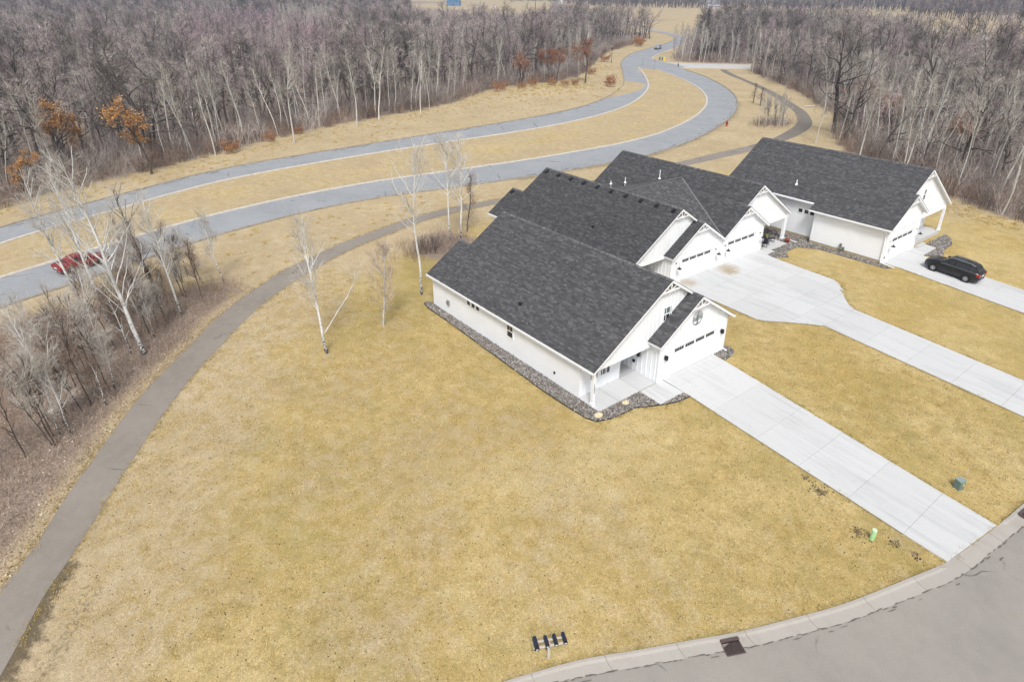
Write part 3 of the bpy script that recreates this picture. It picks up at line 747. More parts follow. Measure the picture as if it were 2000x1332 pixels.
    w5 = h.child(mb, 'garage_front', 'white')
    bz = P['zband']
    battens_x(h, w5, xg, qGL + .12, qGR - .1, lambda q: bz + .1, lambda q: min(ztop(q) - .02, zg - 1.05))
    for a, b in ((qGL + .1, dq - dw / 2 - .1), (dq + dw / 2 + .1, qGR - .1)): battens_x(h, w5, xg, a, b, lambda q: .02, lambda q: bz - .1)
    battens_x(h, w5, xg, dq - dw / 2, dq + dw / 2, lambda q: dh + .12, lambda q: bz - .1)
    h.child(h.mb().box(xg, xg + .045, qGL, qGR, bz - .1, bz + .1), 'band_board', 'trim', w5)
    for q in (qGL, qGR - .1): h.child(h.mb().box(xg, xg + .04, q, q + .1, 0, bz - .1), 'corner_board', 'trim', w5)
    h.child(h.mb().box(xg, xg + .045, dq - dw / 2 - .1, dq - dw / 2, 0, dh + .12).box(xg, xg + .045, dq + dw / 2, dq + dw / 2 + .1, 0, dh + .12).box(xg, xg + .045, dq - dw / 2, dq + dw / 2, dh, dh + .12), 'door_trim', 'trim', w5)
    h.child(h.mb().prism([(xg + .004, qg - hw_ + .3, zg - 1.0), (xg + .004, qg, zg - .25), (xg + .004, qg + hw_ - .3, zg - 1.0)], (.03, 0, 0)), 'gable_panel', 'gable_brown', w5)
    gable_bracket(h, xgr, qg, zg)
    garage_door(h, xg - .02, dq, dw, dh)
    # outer wall on the garage side
    if not g('party'):
        rs = g('recess'); za = zR
        xw = rs[1] if rs else xb
        mb = h.mb().box(xw, xg - .14, qGR - .12, qGR, 0, za); lap(h, mb, xw, xg + .02, qGR, g('zfound', .02), za, 1); h.child(mb, 'side_wall', 'white')
        if rs:
            zr2 = zl(rs[0]) - u
            mb = h.mb().box(xb, xw, rs[0] - .12, rs[0], 0, zr2); lap(h, mb, xb, xw, rs[0], g('zfound', .02), zr2, 1); h.child(mb, 'side_wall', 'white')
            h.child(h.mb().box(xw, xw + .1, rs[0], qGR, 0, za), 'side_wall', 'white')
            h.child(h.mb().box(xb, xw - .01, rs[0], rs[0] + .012, 0, g('zfound')), 'foundation', 'tan')
            h.child(h.mb().box(xw, xg - .1, qGR, qGR + .012, 0, g('zfound')), 'foundation', 'tan')
    # back walls
    zbk = min(zl(qL), zl(qGR)) - u
    h.child(h.mb().prism([(xb, q, z) for q, z in ((qL, 0), (qL, zl(qL) - u), (0, zr - u), (P.get('recess', (qGR,))[0], zl(P.get('recess', (qGR,))[0]) - u), (P.get('recess', (qGR,))[0], 0))], (.12, 0, 0)), 'back_wall', 'white')
    if sub:
        xs = P['xsb']; zs = zl(sub)
        h.child(h.mb().prism([(xs, q, z) for q, z in ((qL, 0), (qL, zl(qL) - u), (sub, zs - u), (sub + 3.0, zs - h.s * 3.0 - u), (sub + 3.0, 0))], (.12, 0, 0)), 'back_wall', 'white')
        h.child(h.mb().box(xs, xb, sub + 2.9, sub + 3.0, 0, zs - h.s * 3.0 - u), 'back_wall', 'white')
    # gutters on the eaves
    mb = h.mb(); zq = zl(qe)
    mb.box((g('xsbr') or xbr), xmr, qe - .1, qe, zq - .16, zq - .01); h.child(mb, 'gutter', 'trim', roof)
    return h, roof

PORCH = {}
H1, R1 = build_house('nearest white house with gravel strip, round wall ornament and long straight driveway', 1.12, 1, 7.36, .65,
    dict(xg=0, xgr=.4, xm=-.78, xmr=-.45, xpw=-2.05, xalc=-3.4, xsp=-2.05, xb=-18.6, xbr=-19.0, xsb=-20.2, xsbr=-20.6, qsub=-3.47, qe=-6.97, qL=-6.67, qpw=-2.74, qGL=-1.12, qGR=6.28, qR=6.68, qg=2.43, qgl=4.0,
         zbeam=2.62, qpost=-6.62, zp=.05, door=(2.74, 4.88, 2.24), zband=2.98, gwin=(.17, .72, 4.22, 5.2)))
window_x(H1, -2.05, -5.35, .72, 1.0, 1.52, rail=False); window_x(H1, -2.05, -4.25, .85, 1.0, 1.5, rail=False, mull=1)
window_q(H1, -6.67, -1, -9.46, .66, 1.42, 2.42, mull=1)
for x in (-14.8, -14.17, -13.55): window_q(H1, -6.67, -1, x, .42, 2.0, 2.42, rail=False)
lantern(H1, 0, -.55, 1.85); lantern(H1, 0, 5.75, 1.85)
lantern(H1, -1.75, -1.12, 1.55, 'q', -1); 
H1.child(H1.mb().box(-2.3, -2.1, -1.2, -1.12, .7, .9), 'wall_socket', 'black')
mbm = H1.mb(); mbm.box(-17.95, -17.6, -6.8, -6.69, .85, 1.3); em = H1.child(mbm, 'electric_meter', 'galv'); H1.child(H1.mb().tube([(-17.8, -6.8, 1.15), (-17.8, -6.88, 1.15)], .09, 10), 'meter_dial', 'grey_metal', em)
H1.child(H1.mb().box(-4.5, -4.38, -6.76, -6.69, .75, .9), 'wall_tap', 'black')
rv = H1.mb(); rv.box(-9.72, -9.5, -5.7, -5.48, 3.62, 3.86); H1.child(rv, 'roof_vent', 'black', R1)
downspout(H1, [(.03, 6.62, 2.9), (.0, 6.34, 2.7), (-.0, 6.34, .15), (.35, 6.4, .08)])

H2, R2 = build_house('left half of the white twin house, row of small vents along its ridge', 15.0, 1, 6.9, .65,
    dict(xg=-10.25, xgr=-9.88, xm=-11.0, xmr=-10.67, xpw=-12.3, xalc=-13.6, xsp=-12.3, xb=-29.0, xbr=-29.35, xsb=-30.8, xsbr=-31.2, qsub=-3.25, qe=-6.6, qL=-6.3, qpw=-2.9, qGL=-1.35, qGR=5.85, qR=5.86, qg=2.35, qgl=4.0,
         tone=.84, zbeam=2.45, qpost=-6.2, zp=.05, door=(2.3, 4.6, 2.2), zband=2.85, party=True))
for k in range(10):
    x = -28.75 + k * 1.93; z = H2.zl(-.45)
    v = H2.mb(); v.prism([(x - .17, -.28, z + .20), (x - .17, -.64, z + .06), (x - .17, -.64, z - .14), (x - .17, -.28, z + .08)], (.34, 0, 0)); H2.child(v, 'roof_vent', 'black', R2)
z = H2.zl(-3.7); v = H2.mb(); v.prism([(-30.9, -3.5, z + .22), (-30.9, -3.9, z + .06), (-30.9, -3.9, z - .12), (-30.9, -3.5, z + .08)], (.36, 0, 0)); H2.child(v, 'roof_vent', 'black', R2)
v = H2.mb(); z = H2.zl(-4.2); v.box(-17.75, -17.55, -4.3, -4.1, z - .05, z + .16); H2.child(v, 'roof_vent', 'black', R2)
gooseneck(H2, -10.25, -.72, 1.95); gooseneck(H2, -10.25, 5.15, 1.95)

H3, R3 = build_house('right half of the white twin house with dark table and chairs on its porch', 27.0, -1, 7.1, .66,
    dict(xg=-10.25, xgr=-9.88, xm=-10.62, xmr=-10.28, xpw=-12.0, xalc=-12.0, xsp=-19.0, xb=-29.0, xbr=-29.35, qe=-6.1, qL=-5.8, qpw=-1.1, qwin_l=-2.6, sideporch=True, qGL=-1.1, qGR=6.14, qR=6.15, qg=2.5, qgl=4.05,
         tone=.9, zbeam=2.45, qpost=-5.65, zp=.05, door=(2.6, 4.75, 2.3), zband=2.9, party=True))
window_x(H3, -12.0, -1.75, .5, 1.0, 2.0, rail=False)
gooseneck(H3, -10.25, 5.35, 1.95); gooseneck(H3, -10.25, -.55, 1.95)
for x, q, L in ((-21.6, 2.25, .95), (-25.0, 4.0, .6), (-26.6, 4.6, .35)):
    z = H3.zl(q) + (.35 if q > 3 else .1); p_ = H3.child(H3.mb().cyl(x, q, z - .5, z + L, .05, 10), 'vent_pipe', 'trim', R3); H3.child(H3.mb().lathe(x, q, [(.16, z - .05), (.13, z + .04), (.06, z + .1)], 10), 'pipe_boot', 'trim', p_)
downspout(H3, [(-10.5, -6.05, 2.9), (-10.5, -5.85, 2.5), (-10.5, -5.85, .18), (-8.95, -5.95, .1)])
# saddle roof that sheds water between the two halves of the twin house
def saddle():
    h = H3; ax = -19.3; za = 6.2
    A = (ax, 27 - 25.55, za); B = (ax, 27 - 16.1, za); C = (-10.2, 27 - 20.87, 3.13); Dk = (-29.2, 27 - 20.87, 3.13)
    for tri in ((A, B, C), (B, A, Dk)):
        mb = h.mb(); a, b, c = [Vector(p) for p in tri]; n = 46
        for i in range(n):
            t0, t1 = i / n, (i + 1) / n
            l0, r0, l1, r1 = c.lerp(a, t0), c.lerp(b, t0), c.lerp(a, t1), c.lerp(b, t1)
            w = (r0 - l0).length; k = max(1, int(max(w, .3) / .3))
            for j in range(k):
                t = RS.choice(SH_TONES); mb.col = sc(t, RS.uniform(1.15, 1.5)); f0, f1 = j / k, (j + 1) / k
                u_ = .035 + RS.random() * .008
                p = [l0.lerp(r0, f0), l0.lerp(r0, f1), l1.lerp(r1, f1), l1.lerp(r1, f0)]
                mb.add([(p[0].x, p[0].y, p[0].z + u_), (p[1].x, p[1].y, p[1].z + u_), (p[2].x, p[2].y, p[2].z + .01), (p[3].x, p[3].y, p[3].z + .01), (p[0].x, p[0].y, p[0].z), (p[1].x, p[1].y, p[1].z)], [(0, 1, 2, 3), (4, 5, 1, 0)])
        o = mb.build('saddle_roof', MAT['shingle'], R3); tag(o, kind='stuff')
    h.child(h.mb().bar((A[0], A[1], za + .03), (B[0], B[1], za + .03), .25, .06), 'ridge_strip', plain('light_ridge_cap', (.11, .11, .112), .9, .2, 9), R3)
    h.child(h.mb().bar((A[0], A[1], za + .03), (C[0], C[1], C[2] + .04), .12, .04), 'valley_strip', plain('light_valley_metal', (.17, .17, .175), .7, .1, 9), R3)
saddle()

H4, R4 = build_house('far right white house beside the wood with the black car on its driveway', 40.9, -1, 8.44, .65,
    dict(xg=-.58, xgr=-.2, xm=-.92, xmr=-.55, xpw=-2.6, xalc=-3.6, xsp=-2.6, xb=-19.4, xbr=-19.76, qe=-7.5, qL=-7.2, qpw=-2.2, qGL=-.2, qGR=6.84, qR=7.3, qg=3.1, qgl=3.65,
         zbeam=3.0, qpost=-7.0, zp=.4, door=(3.3, 4.7, 2.5), zband=3.35, rstep=(6.5, -8.65), recess=(6.05, -8.2), zfound=.35, gwin=(-.25, .6, 5.2, 6.25)))
for x in (-10.2, -9.52, -8.86): window_q(H4, 6.05, 1, x, .45, 2.75, 3.15, rail=False)
gooseneck(H4, -.58, 6.2, 2.2); gooseneck(H4, -.58, .25, 2.2)
z = H4.zl(4.9); p_ = H4.child(H4.mb().cyl(-11.85, 4.9, z - .2, z + .5, .055, 10), 'vent_pipe', 'trim', R4); H4.child(H4.mb().lathe(-11.85, 4.9, [(.17, z - .1), (.14, z + .06), (.07, z + .14)], 10), 'pipe_boot', 'trim', p_)
downspout(H4, [(-.9, 7.3, 3.45), (-.75, 6.93, 3.2), (-.7, 6.93, .2), (.75, 7.0, .1)])
mbm = H4.mb(); mbm.box(-4.9, -4.7, 6.9, 7.05, .55, .95); mbm.tube([(-4.8, 6.98, .55), (-4.8, 6.98, .05)], .03, 6); mbm.tube([(-4.4, 6.98, .7), (-4.4, 6.98, .05)], .025, 6); mbm.tube([(-4.8, 6.98, .35), (-4.4, 6.98, .35)], .025, 6); mbm.box(-4.62, -4.42, 6.92, 7.06, .35, .62)
H4.child(mbm, 'gas_meter', 'grey_metal')
H4.child(H4.mb().box(-.57, -.5, 6.5, 6.62, .55, .75), 'wall_socket', 'grey_metal')
# second gable wall windows of the far house hide behind its garage roof; gutters on the long eave
for h, R_, x0, x1, q in ((H4, R4, -8.65, -.2, 7.3), (H4, R4, -19.76, -8.65, 6.5), (H1, R1, -19.0, .4, 6.68)):
    zq = h.zl(q); h.child(h.mb().box(x0, x1, q, q + .1, zq - .16, zq - .01), 'gutter', 'trim', R_)
# house number: four dark digits down the porch post
num = MB(H1.T)
segs = {'1': [((.5, 0), (.5, 1)), ((.3, .8), (.5, 1))], '3': [((0, 1), (1, 1)), ((1, 1), (.4, .55)), ((.4, .55), (1, .45)), ((1, .45), (.9, 0)), ((.9, 0), (0, 0))], '7': [((0, 1), (1, 1)), ((1, 1), (.35, 0))]}
for k, ch in enumerate('1337'):
    for (a, b), (c, d) in segs[ch]:
        y0 = -6.62; zz = 1.62 - k * .2
        num.bar((-.665, y0 - .045 + a * .09, zz + b * .14), (-.665, y0 - .045 + c * .09, zz + d * .14), .018)
H1.child(num, 'house_number', 'black')
# ------------------------------------------------------------------ concrete: driveways, walks, porch slabs (each slab its own piece)
def slab_poly(parent, pts, dz, th=.25, gap=.012, name='slab', mat='concrete'):
    c = np.mean(np.array(pts), axis=0); q = []
    for p in pts:
        d = c - np.array(p); d = d / (np.linalg.norm(d) + 1e-9); q.append((p[0] + d[0] * gap, p[1] + d[1] * gap))
    top = [(x, y, zf(x) + dz) for x, y in q]
    mb = MB(); mb.prism(top, (0, 0, -th)); return mb.build(name, MAT[mat], parent, fix=True)
def drive(name, xs, yl, yr_, ycuts=None, dz=.05):
    root = empty(name, (0, 0, 0)); tag(root, kind='structure')
    base = MB()
    for x0, x1 in zip(xs[:-1], xs[1:]):
        for c0, c1 in (ycuts(x0, x1) if ycuts else [(-1e9, 1e9)]):
            sub = np.linspace(x0, x1, 4); lo = [max(float(yl(x)), c0) for x in sub]; hi = [min(float(yr_(x)), c1) for x in sub]
            if max(b - a for a, b in zip(lo, hi)) < .15: continue
            hi = [max(a + .001, b) for a, b in zip(lo, hi)]
            pts = [(x, a) for x, a in zip(sub, lo)] + [(x, b) for x, b in zip(sub[::-1], hi[::-1])]
            slab_poly(root, pts, dz)
            base.prism([(x, y, zf(x) + .03) for x, y in pts], (0, 0, -.05))
    base.build('joint_fill', MAT['joint'], root, fix=True)
    return root
f_lin = lambda a, b: (lambda x: np.interp(x, a, b))
drive('driveway_near_house', [-.02, 1.25, 4.31, 7.57, 10.51, 13.57, 16.62], f_lin([0, 1.85, 18.8], [.62, .60, .22]), f_lin([0, 18.8], [6.3, 5.06]))
# last wedge of the near driveway up to the curved kerb
r_ = bpy.data.objects['driveway_near_house']
slab_poly(r_, [(16.62, .27), (18.8, .24), (19.1, 2.6), (19.38, 5.08), (16.62, 5.22)], .05, gap=.012)
D2L = f_lin([-10.2, -5.74, -1.1, -.5, .5, 2.68, 20], [13.9, 14.05, 13.85, 14.35, 15.38, 17.42, 17.4])
D2R = f_lin([-10.2, -8.26, -1.27, -.48, .92, 2.0, 2.7, 20], [28.0, 27.2, 26.64, 25.95, 23.92, 22.7, 22.3, 22.4])
drive('driveway_twin_house', [-10.3, -7.3, -4.3, -1.4, .6, 2.7, 5.9, 9.1, 12.3, 15.5, 19.5], D2L, D2R,
      lambda a, b: [(-99, 17.4), (17.4, 20.1), (20.1, 22.35), (22.35, 25), (25, 99)] if b < 2.8 else [(-99, 99)])
drive('driveway_far_house', [-.6, 2.4, 5.4, 8.5, 11.6, 14.7, 19.6], f_lin([-.6, 20], [34.5, 34.3]), f_lin([-.6, 20], [39.75, 39.45]))
# joints: dark line under the garage doors is the open gap below each door
walk = empty('walk_near_house', (0, 0, 0)); tag(walk, kind='structure')
slab_poly(walk, [(.02, -1.75), (1.85, -1.75), (1.85, .58), (.02, .58)], .045)
walk = empty('walk_twin_house', (0, 0, 0)); tag(walk, kind='structure')
slab_poly(walk, [(-10.2, 28.02), (-8.98, 27.3), (-8.98, 28.85), (-10.1, 28.9)], .045)
walk = empty('walk_far_house', (0, 0, 0)); tag(walk, kind='structure')
slab_poly(walk, [(-.55, 39.8), (.98, 39.82), (.92, 43.2), (-.55, 43.3)], .045)
slab_poly(walk, [(-.55, 41.3), (-.2, 41.3), (-.2, 43.2), (-.55, 43.2)], .22, name='step')
p = H1.root
for a in ([(-3.4, -1.6), (-2.05, -1.6), (-2.05, -.02), (-3.4, -.02)], [(-2.03, -5.62), (-.02, -5.62), (-.02, -3.72), (-2.03, -3.72)], [(-2.03, -3.7), (-.02, -3.7), (-.02, -1.7), (-2.03, -1.7)], [(-2.03, -1.68), (-.02, -1.68), (-.02, -.02), (-2.03, -.02)]):
    o = slab_poly(p, [(x - 0, y - 1.12) for x, y in a], .055, name='porch_slab')
p = H3.root
for a in ([(-12, 28.15), (-9.45, 28.95), (-9.45, 30.4), (-12, 30.4)], [(-12, 30.42), (-9.45, 30.42), (-9.45, 32.0), (-12, 32.0)]):
    o = slab_poly(p, [(x + 10.25, y - 27) for x, y in a], .055, name='porch_slab')
o = slab_poly(H2.root, [(-2.03, -6.3), (-.6, -6.3), (-.6, -1.4), (-2.03, -1.4)], .055, name='porch_slab')
o = slab_poly(H4.root, [(-2.0, .25), (-.3, .25), (-.3, 2.4), (-2.0, 2.4)], .40, th=.5, name='porch_slab')
o = slab_poly(H4.root, [(-2.0, 2.42), (-.3, 2.42), (-.3, 7.3), (-2.0, 7.3)], .40, th=.5, name='porch_slab')

# ------------------------------------------------------------------ gravel strips
GR = random.Random(5)
ST = [(.20, .185, .175), (.30, .28, .26), (.40, .38, .36), (.14, .13, .125), (.24, .20, .175), (.48, .46, .44), (.34, .30, .25), (.18, .155, .15)]
def gravel(name, poly, n, label, rmin=.035, rmax=.075):
    P = np.array(poly); mb = MB(); x0, y0 = P.min(0); x1, y1 = P.max(0); k = 0
    bed = MB(); bed.add([(x, y, zf(x) + .016) for x, y in poly], [tuple(range(len(poly)))])
    while k < n:
        xs = np.array([GR.uniform(x0, x1) for _ in range(400)]); ys = np.array([GR.uniform(y0, y1) for _ in range(400)])
        for x, y, ok in zip(xs, ys, pip(xs, ys, poly)):
            if not ok or k >= n: continue
            k += 1; r = GR.uniform(rmin, rmax); mb.col = sc(GR.choice(ST), GR.uniform(.6, 1.05))
            mb.ico((x, y, zf(x) + .02 + r * .35), r, (1, GR.uniform(.7, 1), GR.uniform(.5, .8)), .35, GR)
    o = mb.build(name, MAT['stones']); tag(o, label, 'gravel', 'gravel beds along the house walls', 'stuff')
    bed.build('gravel_bed', MAT['joint'], o)
    return o
G1 = [(-20.3, -5.4), (-20.95, -5.8), (-20.8, -6.2), (-19.7, -6.4), (-16.4, -6.42), (-10.3, -6.66), (-4.1, -6.9), (-1.6, -6.85), (-.1, -6.75), (.6, -6.5), (.95, -5.5), (1.05, -4.4), (1.07, -3.4), (1.55, -2.5), (2.0, -1.5), (2.35, -.4), (2.4, .58), (1.88, .58), (1.88, -1.78), (0, -1.78), (0, -5.66), (-2.06, -5.6), (-20.2, -5.55)]
gravel('river_gravel', G1, 6200, 'grey river stones edging the nearest house and its porch')
gravel('river_gravel', [(-.3, 6.4), (-.3, 8.1), (.04, 8.3), (.66, 8.1), (1.0, 7.3), (1.05, 6.36)], 420, 'small patch of river stones right of the nearest garage')
gravel('river_gravel', [(-12, 32.1), (-9.4, 32.0), (-9.4, 28.95), (-8.95, 28.9), (-8.9, 27.3), (-8.0, 27.25), (-7.2, 28.5), (-8.2, 29.6), (-8.2, 31.8), (-6.5, 33.0), (.2, 33.2), (.6, 33.8), (-.6, 34.05), (-8.2, 34.05), (-8.2, 34.8), (-16, 34.8), (-16, 32.1)], 3200, 'river stones between the twin house porch and the far house wall', .05, .095)
gravel('river_gravel', [(-.3, 43.5), (.95, 43.25), (1.0, 40.0), (1.8, 40.4), (2.2, 41.6), (1.6, 43.4), (1.5, 45.5), (.6, 47.6), (-.3, 48.3)], 1100, 'river stones in front of the far house porch', .05, .095)
for x, y, r, lb in ((.28, -5.95, .27, 'pale tan boulder in the gravel by the porch corner post'), (.38, -3.55, .22, 'tan boulder in the gravel midway along the porch front')):
    mb = MB(); rr = random.Random(int(x * 100)); mb.ico((x, y, .08), r, (1, 1.25, .6), .3, rr); o = mb.build('boulder', MAT['boulder'], smooth=False)
    bm = bmesh.new(); bm.from_mesh(o.data); bmesh.ops.subdivide_edges(bm, edges=bm.edges[:], cuts=1, use_grid_fill=True, smooth=.6); bm.to_mesh(o.data); bm.free()
    tag(o, lb, 'boulder')
edge = MB()
for a, b in zip(G1[:16], G1[1:17]): edge.bar((a[0], a[1], zf(a[0]) + .03), (b[0], b[1], zf(b[0]) + .03), .05, .08)
tag(edge.build('garden_edging', MAT['black']), 'black plastic edging between lawn and gravel of the nearest house', 'edging')
# ------------------------------------------------------------------ trees
def m_bark(name, a, b, scale=3, stretch=(1, 1, .25), rand=.25):
    t = NT(name); n = t.noise(scale, 4, .6, stretch)
    oi = t.new('ShaderNodeObjectInfo').outputs['Random']
    col = t.mix(t.ramp(n, .35, .68), a, b)
    hsv = t.new('ShaderNodeHueSaturation'); t.link(col, hsv.inputs['Color']); t.link(t.ramp(oi, 0, 1, 1 - rand, 1 + rand), hsv.inputs['Value'])
    return t.done(hsv.outputs[0], .9, .1)
def m_birch(name, white, dark, lo, hi):
    """white bark with dark bands; blackened near the foot (real bark there is rough and black)"""
    t = NT(name); n = t.noise(7, 4, .65, (.6, .6, 2.2)); n2 = t.noise(2.2, 3, .6)
    sep = t.new('ShaderNodeSeparateXYZ'); t.link(t.coord(), sep.inputs[0])
    foot = t.ramp(sep.outputs['Z'], lo, hi, .20, 0)
    marks = t.ramp(t.math('ADD', n, foot), .60, .68)
    col = t.mix(marks, t.mix(t.ramp(n2, .3, .7), white, sc(white, .8)), dark)
    return t.done(col, .8, .15)
MAT['oakbark'] = m_bark('grey_brown_bark', (.055, .048, .043), (.13, .114, .10))
MAT['oaktwig'] = m_bark('brown_grey_twigs', (.225, .195, .178), (.44, .395, .365), .8, None, .6)
MAT['purpletwig'] = m_bark('purplish_twigs', (.28, .205, .22), (.46, .355, .375), .8, None, .4)
MAT['aspenbark'] = m_bark('pale_aspen_bark', (.42, .405, .37), (.66, .64, .60), 5, (1, 1, 2), .22)
MAT['aspentwig'] = m_bark('pale_aspen_twigs', (.26, .235, .20), (.44, .41, .36), 1.5, None, .25)
MAT['brushgrey'] = m_bark('grey_brush_twigs', (.28, .215, .18), (.47, .385, .33), 2.5, None, .3)
MAT['birchbark'] = m_birch('white_birch_bark', (.72, .72, .70), (.05, .045, .04), .2, 2.6)
MAT['birchtwig'] = m_bark('pale_birch_twigs', (.34, .31, .27), (.60, .57, .52), 2, None, .1)
MAT['shrubtwig'] = m_bark('red_brown_brush', (.145, .10, .078), (.32, .24, .185), 2.5, None, .5)
def m_rust():
    t = NT('rust_oak_leaves'); a = t.attr('tone', 'Color')
    return t.done(a, .85, .1)
MAT['rust'] = m_rust()

def grow(seed, H, r0, kind, lean=(0, 0), leaves=0, dens=1.0, first=None, leafbox=None):
    """returns (trunk MB, twig MB, leaf MB)"""
    R = random.Random(seed); TR, CR, LV = MB(), MB(), MB()
    S = dict(oak=dict(first=.30, n=11, ang=(45, 75), L=(.30, .44), wig=.22, upf=.28, nb=7, bl=.44, nt=6, tl=(.7, 1.5), tr=.013),
             wide=dict(first=.22, n=13, ang=(40, 80), L=(.38, .52), wig=.30, upf=.20, nb=8, bl=.42, nt=6, tl=(.8, 1.6), tr=.013),
             aspen=dict(first=.38, n=24, ang=(30, 55), L=(.10, .19), wig=.10, upf=.35, nb=5, bl=.5, nt=3, tl=(.5, 1.0), tr=.011),
             pole=dict(first=.55, n=14, ang=(25, 45), L=(.09, .16), wig=.10, upf=.4, nb=4, bl=.5, nt=3, tl=(.5, 1.0), tr=.011),
             birch=dict(first=.30, n=22, ang=(24, 52), L=(.20, .36), wig=.13, upf=.30, nb=8, bl=.42, nt=5, tl=(.4, .9), tr=.0062),
             shrub=dict(first=.1, n=8, ang=(15, 40), L=(.25, .4), wig=.2, upf=.3, nb=4, bl=.5, nt=3, tl=(.3, .7), tr=.01))[kind]
    def line(p, d, L, n, wig, upf):
        pts = [p.copy()]; d = d.normalized()
        for i in range(n):
            d = (d + Vector((R.gauss(0, wig), R.gauss(0, wig), R.gauss(0, wig) * .7 + upf * .35))).normalized(); p = p + d * (L / n); pts.append(p.copy())
        return pts
    def perp(d, a):
        ax = d.orthogonal().normalized(); ax.rotate(Matrix.Rotation(R.random() * 2 * math.pi, 3, d)); v = d.copy(); v.rotate(Matrix.Rotation(a, 3, ax)); return v
    # trunk
    nseg = 12; tp = [Vector((0, 0, -.15))]; d = Vector((lean[0], lean[1], 1)).normalized()
    for i in range(nseg):
        k = .05 if kind in ('aspen', 'pole', 'birch') else .12
        d = (d + Vector((R.gauss(0, k), R.gauss(0, k), .06))).normalized(); tp.append(tp[-1] + d * (H / nseg))
    tr = [r0 * (1.25 if i == 0 else 1) * max(.05, (1 - i / nseg)) ** .8 + .012 for i in range(nseg + 1)]
    TR.tube(tp, tr, 7, False)
    def at(f):
        f = f * nseg; i = min(int(f), nseg - 1); return tp[i].lerp(tp[i + 1], f - i), (tp[i + 1] - tp[i]).normalized(), tr[i]
    fr = S['first'] if first is None else first
    for k in range(int(S['n'] * dens)):
        f = fr + (0.98 - fr) * (k + R.random()) / int(S['n'] * dens)
        p, td, rr = at(f); rel = (f - fr) / (1 - fr)
        shape = (1 - .62 * rel) if kind in ('oak', 'wide') else (.75 + .5 * rel - .95 * rel * rel)
        L = H * R.uniform(*S['L']) * max(.25, shape); a = math.radians(R.uniform(*S['ang'])) * (1 - .3 * rel)
        bd = perp(td, a); r1 = min(rr * .7, (.021 if kind in ('oak', 'wide') else .009 if kind == 'birch' else .015) * L + .010)
        pts = line(p, bd, L, 5, S['wig'], S['upf']); TR.tube(pts, [r1 * (1 - .8 * i / 5) + .006 for i in range(6)], 4, False)
        for j in range(max(2, int(S['nb'] * min(1.2, L / (H * S['L'][0]))))):
            g = .25 + .75 * (j + R.random()) / S['nb']; g = min(g, .99); i = int(g * 5); q = pts[i].lerp(pts[i + 1], g * 5 - i); dd = (pts[i + 1] - pts[i]).normalized()
            b2 = perp(dd, math.radians(R.uniform(28, 62))); L2 = L * S['bl'] * R.uniform(.6, 1.1) * (1.15 - .5 * g)
            p2 = line(q, b2, L2, 3, S['wig'] * .9, S['upf']); CR.tube(p2, [S['tr'] * 1.7, S['tr'] * 1.4, S['tr'], S['tr'] * .7], 3, False)
            for m_ in range(S['nt']):
                w = R.uniform(.25, 1); i = min(int(w * 3), 2); q2 = p2[i].lerp(p2[i + 1], w * 3 - i); d2 = (p2[i + 1] - p2[i]).normalized()
                p3 = line(q2, perp(d2, math.radians(R.uniform(20, 55))), R.uniform(*S['tl']), 2, .18, S['upf']); CR.tube(p3, [S['tr'], S['tr'] * .8, S['tr'] * .35], 3, False)
                if leaves and (leafbox is None or leafbox[0] * H < q2.z < leafbox[1] * H):
                    for _ in range(leaves):
                        c = p3[0].lerp(p3[2], R.random()) + Vector((R.gauss(0, .16), R.gauss(0, .16), R.gauss(0, .13))); s_ = R.uniform(.08, .17)
                        u = Vector((R.gauss(0, 1), R.gauss(0, 1), R.gauss(0, .6))).normalized(); v = u.orthogonal().normalized(); v.rotate(Matrix.Rotation(R.random() * 6.28, 3, u)); w_ = u.cross(v)
                        LV.col = sc(R.choice([(.48, .265, .105), (.40, .21, .085), (.54, .33, .15), (.30, .15, .065)]), R.uniform(.75, 1.2)); LV.col = tuple(a_ * b_ for a_, b_ in zip(LV.col, LEAFTONE))
                        LV.add([tuple(c - v * s_), tuple(c + w_ * s_ * .6 + u * s_ * .3), tuple(c + v * s_), tuple(c - w_ * s_ * .6)], [(0, 1, 2, 3)])
    return TR, CR, LV

